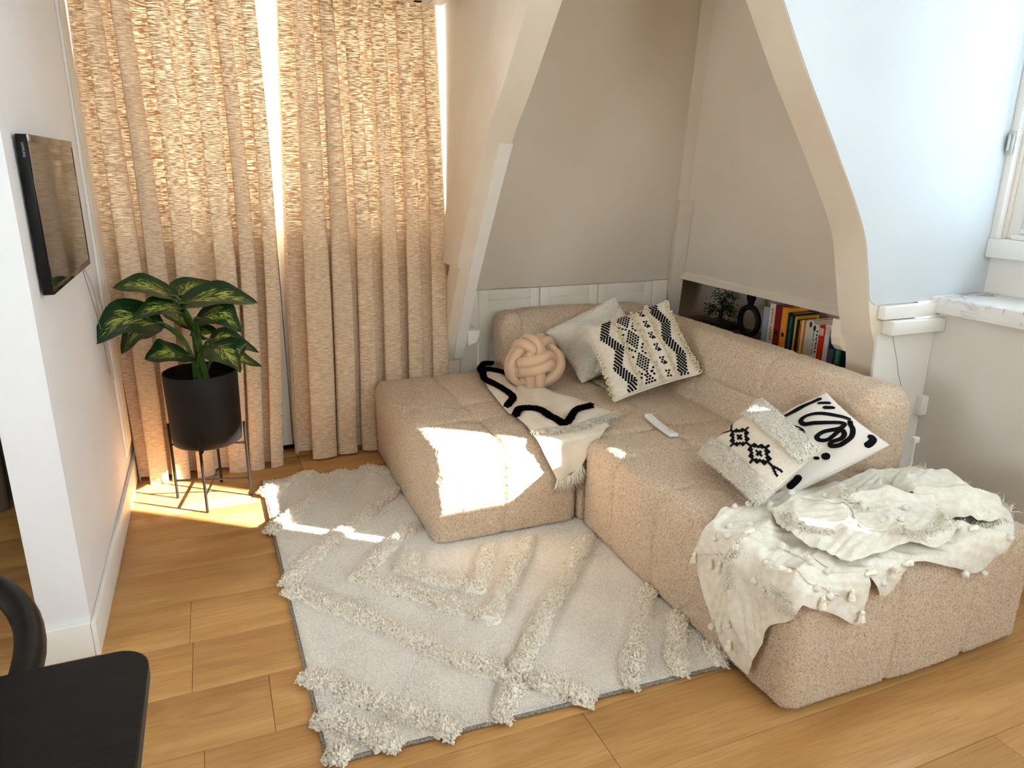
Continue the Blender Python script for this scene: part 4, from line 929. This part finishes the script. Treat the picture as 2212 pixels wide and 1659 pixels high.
# ------------------------------------------------------------------ white pompom blanket over the sofa end
GAUZE = plain('white_gauze', (243, 236, 222), 0.95, 0.1, (232, 222, 203), 45.0, 240.0, 0.7, sheen=0.2)
ZT, XL, YF = 0.458, 1.392, 1.258
def drape(p, q, f=0.0):
    """plan position (p,q) to a place on the sofa end: beyond the seat edges the cloth hangs down"""
    p = np.asarray(p, float); q = np.asarray(q, float); r = 0.016
    sp = lambda t: r*np.logaddexp(0, t/r)
    dx, dy = sp(XL-p), sp(YF-q); x = p+dx; y = q+dy; dr = np.hypot(dx, dy)
    wx = np.clip(dx/0.05, 0, 1); wy = np.clip(dy/0.05, 0, 1); wt = 1-np.maximum(wx, wy)
    f = np.asarray(f, float)
    return np.stack([x-f*wx, y-f*wy, np.maximum(ZT-dr+f*(0.15+0.85*wt), 0.02)], -1)
def coons(bt, lf, fr_, rg, na, nb):
    b = smooth_poly(bt, na); f = smooth_poly(fr_, na); l = smooth_poly(lf, nb); r = smooth_poly(rg, nb)     # l, r run front->back
    s = np.linspace(0, 1, na)[:,None,None]; t = np.linspace(0, 1, nb)[None,:,None]
    return (1-t)*f[:,None]+t*b[:,None]+(1-s)*l[None]+s*r[None]-((1-s)*(1-t)*f[0]+s*(1-t)*f[-1]+(1-s)*t*b[0]+s*t*b[-1])
BK = [(1.259, 1.727), (1.401, 1.687), (1.497, 1.737), (1.572, 1.734), (1.816, 1.781), (1.994, 1.762), (2.226, 1.79), (2.408, 1.765), (2.422, 1.686)]
LF = [(1.0, 1.42), (1.004, 1.52), (1.089, 1.627), (1.175, 1.689), (1.259, 1.727)]
FR = [(1.0, 1.42), (1.137, 1.381), (1.212, 1.364), (1.316, 1.254), (1.507, 1.161), (1.625, 1.10), (1.631, 1.255), (1.691, 1.177), (1.736, 1.182), (1.799, 1.262), (1.983, 1.204), (2.121, 1.157), (2.216, 1.236)]
RG = [(2.216, 1.236), (2.371, 1.346), (2.44, 1.498), (2.422, 1.686)]
NA, NB = 190, 110
PQ = coons(BK, LF, FR, RG, NA, NB); Pp, Qq = PQ[...,0], PQ[...,1]
def ridge(x): return (1-np.abs(np.sin(x)))**1.6
def folds(p, q):
    ang = np.arctan2(q-1.86, p-1.98); rad = np.hypot(q-1.86, p-1.98)
    lw = np.clip((1.75-p)/0.35, 0, 1); rw = np.clip((p-1.55)/0.3, 0, 1)
    f = 0.030*lw*ridge(ang*9.5+0.8*np.sin(rad*9))*np.clip(rad/0.35, 0, 1.1)
    f += 0.034*rw*ridge(11.5*q+2.3*p+1.3*np.sin(5.2*p+0.6))*(0.55+0.45*np.sin(3.1*p+1))
    f += 0.020*rw*ridge(16*p-5*q+1.6*np.sin(6*q))
    f += 0.006*np.sin(31*p+17*q)*np.sin(23*q-9*p)+0.003*np.sin(70*p+11*np.sin(20*q))
    return f
e_ = np.minimum(np.minimum(np.linspace(0, 1, NA), np.linspace(1, 0, NA))[:,None]*8, np.minimum(np.linspace(0, 1, NB), np.linspace(1, 0, NB))[None]*6)
FF = folds(Pp, Qq)*(0.35+0.65*np.clip(e_, 0, 1))
BS = drape(Pp, Qq, FF)
bl = thing('throw_blanket', 'crumpled white gauze blanket with pompoms over the near end of the sofa', 'blanket', (1.8, 1.5, 0.05))
obj('cloth', MB().grid(BS), GAUZE, bl, True)
# upper folded layer
b2k = [(1.62, 1.66), (1.82, 1.70), (2.02, 1.68), (2.20, 1.62)]; f2k = [(1.60, 1.30), (1.78, 1.30), (1.95, 1.27), (2.10, 1.33)]
l2k = [(1.60, 1.30), (1.56, 1.42), (1.57, 1.55), (1.62, 1.66)]; r2k = [(2.10, 1.33), (2.13, 1.42), (2.16, 1.52), (2.20, 1.62)]
PQ2 = coons(b2k, l2k, f2k, r2k, 80, 60); e2 = np.minimum(np.minimum(np.linspace(0, 1, 80), np.linspace(1, 0, 80))[:,None]*5, np.minimum(np.linspace(0, 1, 60), np.linspace(1, 0, 60))[None]*5)
obj('folded_layer', MB().grid(drape(PQ2[...,0], PQ2[...,1], 0.018+0.9*folds(PQ2[...,0]+0.07, PQ2[...,1]+0.05)+0.020*np.clip(e2, 0, 1)**0.6)), GAUZE, bl, True)
b3k = [(2.13, 1.62), (2.22, 1.68), (2.32, 1.66), (2.39, 1.60)]; f3k = [(2.12, 1.39), (2.22, 1.33), (2.30, 1.33), (2.36, 1.40)]
PQ3 = coons(b3k, [(2.12, 1.39), (2.11, 1.47), (2.11, 1.55), (2.13, 1.62)], f3k, [(2.36, 1.40), (2.39, 1.47), (2.40, 1.54), (2.39, 1.60)], 50, 50)
e3 = np.minimum(np.minimum(np.linspace(0, 1, 50), np.linspace(1, 0, 50))[:,None]*5, np.minimum(np.linspace(0, 1, 50), np.linspace(1, 0, 50))[None]*5)
obj('turned_corner', MB().grid(drape(PQ3[...,0], PQ3[...,1], 0.020+0.8*folds(PQ3[...,0]-0.03, PQ3[...,1]+0.08)+0.035*np.clip(e3, 0, 1)**0.6)), GAUZE, bl, True)
ALL = np.concatenate([BS.reshape(-1, 3), drape(PQ2[...,0], PQ2[...,1], 0.018+0.9*folds(PQ2[...,0]+0.07, PQ2[...,1]+0.05)+0.020*np.clip(e2, 0, 1)**0.6).reshape(-1, 3)])
ALLPQ = np.concatenate([PQ.reshape(-1, 2), PQ2.reshape(-1, 2)])
def surf(pq):
    d = np.hypot(ALLPQ[:,0]-pq[0], ALLPQ[:,1]-pq[1]); k = np.where(d < max(0.012, d.min()+1e-6))[0]
    c = ALL[k]; return c[np.argmax(c[:,2]-c[:,0]*0.5-c[:,1]*0.5)]
def outward(pq):
    n_ = np.array([-1.0 if pq[0] < XL-0.03 else 0, -1.0 if pq[1] < YF-0.03 else 0, 0.35 if (pq[0] < XL-0.03 or pq[1] < YF-0.03) else 1.0]); return n_/np.linalg.norm(n_)
POMS = [(1.547, 1.725), (1.604, 1.735), (1.445, 1.643), (1.36, 1.641), (1.382, 1.6), (1.498, 1.605), (1.386, 1.434), (1.498, 1.453), (1.505, 1.362), (1.489, 1.331), (1.523, 1.304), (1.763, 1.445), (2.014, 1.47), (1.864, 1.434), (1.881, 1.509), (1.914, 1.404), (2.047, 1.308), (2.214, 1.228), (2.032, 1.164), (2.139, 1.151), (1.696, 1.22), (1.05, 1.616), (1.066, 1.564), (1.121, 1.509), (1.493, 1.227), (1.452, 1.243), (1.762, 1.457), (1.656, 1.696), (1.738, 1.677), (1.89, 1.605), (1.828, 1.63), (1.381, 1.412), (1.331, 1.442)]
TASS = [(1.27, 1.64), (1.289, 1.585), (1.365, 1.55), (1.425, 1.56), (1.399, 1.327), (1.459, 1.22), (1.63, 1.24), (1.604, 1.14), (1.736, 1.24), (1.784, 1.245), (1.572, 1.224), (1.252, 1.714), (2.076, 1.275), (2.267, 1.54), (1.068, 1.512)]
POMW = pile('pompom_wool', (242, 235, 221), (252, 247, 237), 160.0)
pm = MB().add(*rbox_data((-1, -1, -1), (1, 1, 1), 0.999, 4, 0.5)); pv, pf = pm.data(); pv = pv*(1+0.06*np.sin(9*pv[:,:1]+7*pv[:,1:2]))
for k, pq in enumerate(POMS):
    c = surf(pq); n_ = outward(pq); r_ = 0.0105*(0.9+0.25*((k*37) % 10)/10); c2 = c+n_*r_*0.8-np.array([0, 0, 0.012 if n_[2] < 0.9 else 0])
    o = obj('pompom', (c2+pv*r_, pf), POMW, bl, True)
    obj('string', MB().tube([c+np.array([0, 0, 0.018])+n_*0.003, c+n_*0.006, c2], 0.0016, 5), GAUZE, o)
for k, pq in enumerate(TASS):
    c = surf(pq); n_ = outward(pq); dn = np.array([0, 0, -1.0]) if n_[2] < 0.9 else np.array([math.cos(k*2.1), math.sin(k*2.1), -0.1]); a = c+n_*0.008
    mb = MB().tube([a, a+dn*0.006+n_*0.003, a+dn*0.014+n_*0.003, a+dn*0.034+n_*0.004], [0.0035, 0.0065, 0.006, 0.011], 8)
    nn = 60; bp = np.tile(a+dn*0.012, (nn, 1))+rng.normal(0, 0.003, (nn, 3)); V, F = strands(bp, np.tile(dn+n_*0.15, (nn, 1)), np.zeros((nn, 3)), 0.026, 0.0013, 0.3)
    mb.add(V, F); obj('tassel', mb, FRY, bl)
BANDS = [[(1.616, 1.612), (1.607, 1.523), (1.619, 1.474), (1.664, 1.446)], [(1.316, 1.378), (1.309, 1.337), (1.328, 1.285)], [(1.361, 1.527), (1.301, 1.533), (1.24, 1.539)], [(2.138, 1.41), (1.967, 1.318), (1.849, 1.301), (1.828, 1.34)], [(1.94, 1.625), (1.848, 1.558), (1.89, 1.518)], [(2.256, 1.464), (2.151, 1.357), (2.308, 1.332)]]
for bnd in BANDS:
    C = smooth_poly(bnd, 40); pts = []
    for c in C:
        for _ in range(26):
            pq = c+rng.normal(0, 0.011, 2); pts.append((*surf(pq), *outward(pq)))
    A = np.array(pts); V, F = strands(A[:,:3], A[:,3:], np.zeros((len(A), 3)), 0.010, 0.0024, 0.7); o = obj('tufted_band', (V, [F]), FRY, bl); o['kind'] = 'stuff'
CORDS = [[(1.506, 1.455), (1.517, 1.401), (1.556, 1.328)], [(1.413, 1.393), (1.423, 1.352), (1.428, 1.281), (1.541, 1.20)], [(1.751, 1.646), (1.788, 1.569), (1.841, 1.525), (1.783, 1.432), (1.816, 1.376)], [(1.257, 1.706), (1.321, 1.59)], [(1.571, 1.629), (1.426, 1.549), (1.346, 1.555)]]
for c in CORDS:
    C = np.array([surf(q)+outward(q)*0.003 for q in smooth_poly(c, 26)]); C[1:-1] = (C[:-2]+C[1:-1]*2+C[2:])/4
    obj('cord', MB().tube(C, 0.0026, 6), POMW, bl, True)
edge = np.concatenate([BS[150:, -1], BS[-1, ::-1][5:70]])
n = 420; k = rng.integers(0, len(edge), n); dirs = np.tile([0.55, 0.25, -0.35], (n, 1))+rng.normal(0, 0.25, (n, 3)); dirs /= np.linalg.norm(dirs, axis=1, keepdims=True)
V, F = strands(edge[k], dirs, np.zeros((n, 3)), 0.055, 0.0016, 0.35); o = obj('fringe', (V, [F]), FRY, bl); o['kind'] = 'stuff'

# ------------------------------------------------------------------ cream throw with black tufted zigzag on the chaise
FLAN = plain('cream_flannel', (238, 224, 203), 0.9, 0.12, (228, 211, 187), 9.0, 300.0, 0.25, sheen=0.2)
th_ = thing('throw_blanket', 'folded cream throw with black tufted zigzag lying across the chaise', 'blanket', (1.38, 3.0, 0.25))
def layer(L, R, z0, bulge, n=60, m=22, wav=0.004):
    a = smooth_poly(L, n); b = smooth_poly(R, n); t = np.linspace(0, 1, m)[None,:,None]
    XY = a[:,None,:2]*(1-t)+b[:,None,:2]*t; q = np.linspace(0, 1, m)[None]
    ef = np.clip((1-np.linspace(0, 1, n))/0.12, 0, 1)[:,None]**0.5
    Z = z0+bulge*(np.sin(np.pi*q)**0.5)*(0.25+0.75*ef)+wav*np.sin(np.linspace(0, 1, n)[:,None]*17+q*5)
    return np.dstack([XY, Z])
AL = [(1.379, 3.74), (1.31, 3.52), (1.252, 3.321), (1.216, 3.007), (1.214, 2.874), (1.222, 2.68)]; AR = [(1.435, 3.70), (1.415, 3.458), (1.394, 3.207), (1.364, 2.875), (1.352, 2.75), (1.346, 2.66)]
LA = layer(AL, AR, 0.449, 0.026)
LBv = layer([(1.385, 3.28), (1.38, 3.1), (1.37, 2.9), (1.33, 2.655)], [(1.50, 3.27), (1.55, 3.15), (1.63, 2.93), (1.672, 2.745)], 0.449, 0.022)
obj('long_fold', MB().grid(LA), FLAN, th_, True); obj('wide_fold', MB().grid(LBv), FLAN, th_, True)
# flap hanging over the front edge of the chaise
top = smooth_poly([(1.215, 2.74, 0.450), (1.30, 2.72, 0.452), (1.42, 2.72, 0.454), (1.60, 2.77, 0.452)], 30)
mid = smooth_poly([(1.198, 2.585, 0.440), (1.29, 2.572, 0.440), (1.40, 2.566, 0.446), (1.555, 2.60, 0.456)], 30)
low = smooth_poly([(1.222, 2.570, 0.385), (1.31, 2.562, 0.380), (1.385, 2.555, 0.400), (1.515, 2.565, 0.456)], 30)
bot = smooth_poly([(1.288, 2.568, 0.252), (1.33, 2.558, 0.262), (1.37, 2.552, 0.285), (1.400, 2.55, 0.315)], 30)
FG = np.stack([smooth_poly([top[i], mid[i], low[i], bot[i]], 26) for i in range(30)])
FG[...,1] -= 0.008*np.sin(np.linspace(0, 9, 30))[:,None]*np.linspace(0, 1, 26)[None]
obj('hanging_flap', MB().grid(FG), FLAN, th_, True)
def zig(pts):
    C = smooth_poly(pts, 60); zs = []
    G = np.concatenate([LA.reshape(-1, 3), LBv.reshape(-1, 3)])
    for c in C:
        d = np.hypot(G[:,0]-c[0], G[:,1]-c[1]); kk = np.where(d < max(0.02, d.min()+1e-6))[0]; zs.append(G[kk,2].max())
    zs = np.convolve(np.pad(zs, 3, mode='edge'), np.ones(7)/7, 'valid')
    C3 = np.column_stack([C, np.array(zs)+0.003]); mb = MB().tube(C3, 0.012, 8)
    nn = 60*55; i = rng.integers(0, 60, nn); a = rng.uniform(0, np.pi, nn); T = np.gradient(C, axis=0); T /= np.linalg.norm(T, axis=1, keepdims=True)+1e-9; sdv = np.column_stack([-T[:,1], T[:,0]])
    nrm_ = np.column_stack([sdv[i]*np.cos(a)[:,None], np.sin(a)]); base = C3[i]+nrm_*0.010; base[:,:2] += T[i]*rng.uniform(-.01, .01, nn)[:,None]
    V, F = strands(base, nrm_, np.zeros((nn, 3)), 0.011, 0.0026, 0.5); return mb.add(V, F)
for ln in ([(1.405, 3.67), (1.345, 3.69), (1.318, 3.60)], [(1.414, 3.479), (1.338, 3.60), (1.292, 3.501), (1.274, 3.357), (1.291, 3.096), (1.222, 2.985)], [(1.205, 2.843), (1.243, 2.88), (1.33, 2.835), (1.347, 2.743), (1.383, 2.685), (1.49, 2.794), (1.59, 2.835)]):
    obj('tufted_zigzag', zig(ln), INKY, th_)
def fringe(path, dirv, n, ln):
    k = rng.uniform(0, len(path)-1.001, n); i = k.astype(int); b = path[i]+(path[i+1]-path[i])*(k-i)[:,None]
    d = np.tile(dirv, (n, 1))+rng.normal(0, 0.22, (n, 3)); d /= np.linalg.norm(d, axis=1, keepdims=True); return strands(b, d, np.zeros((n, 3)), ln, 0.0019, 0.25)
V, F = fringe(bot, (0.05, -0.12, -1), 320, 0.065); o = obj('fringe', (V, [F]), FRY, th_); o['kind'] = 'stuff'
fp = smooth_poly([(1.205, 2.672, 0.462), (1.30, 2.640, 0.468), (1.40, 2.634, 0.470), (1.55, 2.69, 0.468), (1.675, 2.75, 0.462)], 40)
V, F = fringe(fp, (-0.12, -0.9, -0.12), 520, 0.055); o = obj('fringe', (V, [F]), FRY, th_); o['kind'] = 'stuff'
# ------------------------------------------------------------------ books in the niche
PAGE = plain('book_pages', (222, 205, 172), 0.9, 0.1, (208, 190, 156), 40.0)
ZS = 0.6065
# y_far, y_near, height, depth, spine colour, label, title, title colour, title size
BOOKS = [
 (3.085, 3.042, 0.836, 0.14, (150, 162, 170), 'pale grey blue book at the left end of the row, beside the ring vase', None, None),
 (3.040, 2.998, 0.861, 0.15, (228, 214, 196), 'white book lettered Atomic Habits in the row behind the sofa', 'Atomic Habits', (170, 120, 62)),
 (2.996, 2.950, 0.858, 0.15, (128, 26, 18), 'dark red hardback between the white and the orange book', None, None),
 (2.946, 2.903, 0.854, 0.14, (232, 150, 40), 'orange yellow book next to the dark red hardback', None, None),
 (2.899, 2.850, 0.833, 0.15, (14, 26, 30), 'black book with teal lettering Kristin Hannah', 'KRISTIN HANNAH', (52, 140, 150)),
 (2.847, 2.834, 0.822, 0.15, (214, 170, 50), 'thin yellow book right of the black and teal one', None, None),
 (2.832, 2.812, 0.808, 0.13, (18, 14, 16), 'narrow black paperback right of the thin yellow book', None, None),
 (2.811, 2.797, 0.809, 0.13, (224, 120, 36), 'slim orange book lettered Zero to One', 'ZERO to ONE', (150, 30, 20)),
 (2.796, 2.784, 0.812, 0.13, (236, 206, 150), 'thin cream book right of the slim orange book', None, None),
 (2.783, 2.769, 0.814, 0.13, (186, 132, 62), 'thin tan book right of the thin cream book', None, None),
 (2.768, 2.755, 0.816, 0.13, (226, 214, 190), 'thin ivory book right of the thin tan book', None, None),
 (2.754, 2.718, 0.823, 0.15, (214, 204, 192), 'thick off white book left of the getting to yes book', None, None),
 (2.717, 2.699, 0.809, 0.14, (232, 226, 218), 'white book lettered getting to yes with a dark disc', 'getting to yes', (24, 22, 24)),
 (2.698, 2.677, 0.807, 0.14, (230, 222, 212), 'white book with the tall letters Habit', 'HABIT', (60, 40, 36)),
 (2.676, 2.643, 0.809, 0.14, (206, 42, 22), 'bright red book in the row behind the sofa', None, None),
 (2.638, 2.609, 0.822, 0.15, (222, 218, 214), 'white book right of the bright red one', None, None),
 (2.603, 2.564, 0.790, 0.13, (26, 34, 58), 'navy book left of the green one', None, None),
 (2.561, 2.524, 0.803, 0.14, (10, 108, 84), 'green book lettered Amitav Ghosh', 'AMITAV GHOSH', (120, 200, 170)),
 (2.518, 2.456, 0.773, 0.14, (16, 14, 20), 'thick black book at the right end of the row by the beam', None, None)]
for (y1, y0, zt, dp, colr, lb, title, tc) in BOOKS:
    t = thing('book', lb, 'book', (2.87, (y0+y1)/2, ZS), 'books in the niche behind the sofa')
    cm = plain('book_cover', colr, 0.5, 0.35); x0, x1 = 2.800, 2.800+dp; ct = min(0.0025, (y1-y0)*0.2)
    mb = MB().bbox((x0, y0, ZS), (x0+0.003, y1, zt), 0.0008).box((x0+0.003, y0, ZS), (x1, y0+ct, zt)).box((x0+0.003, y1-ct, ZS), (x1, y1, zt))
    obj('cover', mb, cm, t); obj('pages', B((x0+0.0035, y0+ct, ZS+0.004), (x1-0.004, y1-ct, zt-0.004)), PAGE, t)
    if title:
        L_ = (zt-ZS)*(0.72 if title != 'HABIT' else 0.62)
        text_on('title', title, 0.02, (x0-0.0006, (y0+y1)/2, ZS+(zt-ZS)*0.55), (0, 0, -1), (0, 1, 0), plain('title_ink', tc, 0.6), t, bold=0.0006, fit=L_, maxh=(y1-y0)*0.62)
    if 'getting' in lb:
        obj('disc', MB().lathe([(0, 0.0), (0.0088, 0.0)], (0, 0, 0), 20).data() if False else MB().add([(x0-0.0004, (y0+y1)/2+0.0088*math.cos(a), zt-0.022+0.016*math.sin(a)) for a in np.linspace(0, 6.283, 21)[:-1]], [tuple(range(20))]), plain('disc_brown', (60, 38, 30), 0.6), t)
    if 'bright red' in lb: obj('spine_panel', B((x0-0.0006, y0+0.003, zt-0.05), (x0-0.0001, y1-0.003, zt-0.012)), plain('spine_pale', (236, 190, 160), 0.6), t)
    if 'dark red' in lb: obj('spine_dot', MB().add([(x0-0.0004, (y0+y1)/2+0.010*math.cos(a), ZS+0.10+0.013*math.sin(a)) for a in np.linspace(0, 6.283, 21)[:-1]], [tuple(range(20))]), plain('dot_black', (16, 8, 8), 0.6), t)
    if 'navy' in lb: obj('spine_panel', B((x0-0.0006, y0+0.003, ZS+0.01), (x0-0.0001, y1-0.003, ZS+0.10)), plain('spine_greyblue', (92, 100, 124), 0.6), t)
# ring vase
VB = plain('vase_black', (14, 15, 18), 0.6, 0.25)
vz = thing('ring_vase', 'matte black ring shaped vase with a short neck left of the books', 'vase', (2.86, 3.265, ZS))
a = np.linspace(0, 2*np.pi, 48, endpoint=False); ctr = np.array([2.86, 3.265, ZS+0.105])
obj('ring', MB().tube(ctr+np.column_stack([0*a, 0.078*np.cos(a), 0.082*np.sin(a)]), 0.0165, 12, closed=True), VB, vz, True)
obj('neck', MB().lathe([(0.014, 0.088), (0.017, 0.10), (0.022, 0.122), (0.026, 0.128), (0.027, 0.166), (0.021, 0.166), (0.018, 0.125)], ctr, 24), VB, vz, True, autosmooth=40)
obj('base', MB().lathe([(0.0, -0.1045), (0.034, -0.1045), (0.034, -0.098), (0.014, -0.088)], ctr, 24), VB, vz, True, autosmooth=40)
# bonsai
bn = thing('bonsai_tree', 'small dark bonsai tree in a shallow tray at the corner end of the niche', 'plant', (2.93, 3.60, ZS))
obj('tray', MB().rbox((2.86, 3.48, ZS), (3.0, 3.72, ZS+0.032), 0.008, 2, 0.1), plain('tray_dark', (40, 32, 26), 0.5), bn, True, autosmooth=40)
BK_ = plain('bark', (44, 36, 30), 0.9); base = np.array([2.93, 3.60, ZS+0.028])
trunk = smooth_poly([base, base+(0.0, 0.012, 0.04), base+(-0.005, -0.008, 0.08), base+(0, 0.004, 0.13)], 14)
obj('trunk', MB().tube(trunk, np.linspace(0.016, 0.007, 14), 9), BK_, bn, True)
tips = []
for k in range(11):
    f = trunk[rng.integers(6, 14)]; an = k*2.4; ln = rng.uniform(0.05, 0.115); ti = f+np.array([math.cos(an)*ln*0.6, math.sin(an)*ln, rng.uniform(-0.005, 0.075)])
    ti[2] = min(ti[2], 0.868); tips.append(ti); obj('branch', MB().tube(smooth_poly([f, (f+ti)/2+(0, 0, 0.012), ti], 8), np.linspace(0.004, 0.0016, 8), 6), BK_, bn, True)
tips = np.array(tips); n = 520; c = tips[rng.integers(0, len(tips), n)]+rng.normal(0, 0.019, (n, 3)); c[:,2] = np.minimum(c[:,2], 0.874)
N = rng.normal(0, 1, (n, 3)); N /= np.linalg.norm(N, axis=1, keepdims=True); t1 = np.cross(N, [0.3, 0.1, 0.95]); t1 /= np.linalg.norm(t1, axis=1, keepdims=True); t2 = np.cross(N, t1)
V = np.stack([c-t1*0.009, c+t2*0.0045+N*0.001, c+t1*0.009, c-t2*0.0045+N*0.001], 1).reshape(-1, 3); F = (np.arange(n)*4)[:,None]+np.arange(4)[None]
o = obj('foliage', (V, [F]), plain('bonsai_leaf', (34, 52, 30), 0.6), bn); o['kind'] = 'stuff'

# ------------------------------------------------------------------ black table and chair in the near left corner
def ebony():
    m, nt, b = nodes('black_stained_wood'); g = noise(nt, pos(nt, (4, 60, 4)), 3.0, 4, 0.6, 0.3)
    nt.links.new(ramp(nt, g, [(0.3, lin((13, 12, 11))), (0.7, lin((24, 21, 20)))]), b.inputs['Base Color']); b.inputs['Roughness'].default_value = 0.45; b.inputs['Specular IOR Level'].default_value = 0.25
    bump(nt, b, g, 0.2, 0.001); return m
EB = ebony()
tb = thing('dining_table', 'black wooden table with a rounded corner at the near left', 'table', (-0.7, 0.75, 0))
x1_, y1_, R_ = -0.172, 1.232, 0.055; x0_, y0_ = -1.25, 0.30
def rr2(x0, y0, x1, y1, r, k=7):
    pts = []
    for cx_, cy_, a0 in ((x1-r, y1-r, 0), (x0+r, y1-r, 90), (x0+r, y0+r, 180), (x1-r, y0+r, 270)):
        for i in range(k+1): a = math.radians(a0+90*i/k); pts.append((cx_+r*math.cos(a), cy_+r*math.sin(a)))
    return pts
tp = rr2(x0_, y0_, x1_, y1_, R_); ti_ = rr2(x0_+0.003, y0_+0.003, x1_-0.003, y1_-0.003, R_-0.003); nq = len(tp)
V = [(*q, 0.712) for q in tp]+[(*q, 0.737) for q in tp]+[(*q, 0.740) for q in ti_]
obj('top', MB().add(V, [tuple(range(nq))[::-1], tuple(range(2*nq, 3*nq))]+[(i, (i+1) % nq, nq+(i+1) % nq, nq+i) for i in range(nq)]+[(nq+i, nq+(i+1) % nq, 2*nq+(i+1) % nq, 2*nq+i) for i in range(nq)]), EB, tb)
for lx, ly in ((-0.36, 1.02), (-1.10, 1.02), (-0.36, 0.45), (-1.10, 0.45)): obj('leg', MB().tube([(lx, ly, 0.712), (lx+0.01, ly+0.01, 0.0)], [0.026, 0.016], 12), EB, tb, True, autosmooth=40)
chx = thing('dining_chair', 'black wooden chair with a curved rail, tucked behind the table', 'chair', (-0.80, 1.40, 0))
a = np.linspace(math.radians(-8), math.radians(188), 40); CC = np.array([-0.86, 1.34])
rail = np.column_stack([CC[0]+0.465*np.cos(a), CC[1]+0.517*np.sin(a), 0.655+0.012*np.sin(a)])
obj('curved_rail', MB().tube(rail, 0.027, 14), EB, chx, True, autosmooth=50)
obj('seat', MB().rbox((-1.06, 0.98, 0.43), (-0.54, 1.50, 0.46), 0.014, 3, 0.3), EB, chx, True, autosmooth=40)
for lx, ly, tx, ty, zt_ in ((-0.56, 1.00, -0.54, 0.98, 0.43), (-1.04, 1.00, -1.06, 0.98, 0.43), (-0.56, 1.48, -0.52, 1.52, 0.70), (-1.04, 1.48, -1.08, 1.52, 0.70)):
    obj('leg', MB().tube([(tx, ty, 0.0), (lx, ly, 0.43)]+([(lx+(0.06 if lx > -0.8 else -0.06), ly+0.03, zt_)] if zt_ > 0.5 else []), 0.016, 10), EB, chx, True, autosmooth=40)
# thin white cable by the end of the right backrest
tag(obj('wall_cable', MB().tube(smooth_poly([(2.505, 1.835, 0.03), (2.505, 1.835, 0.30), (2.506, 1.836, 0.535)], 12), 0.004, 6).bbox((2.492, 1.826, 0.525), (2.520, 1.846, 0.548), 0.003), WHITE), 'thin white cable standing up beside the end of the sofa back', 'cable')
for o in bpy.data.objects:
    if '_o' in o: del o['_o']
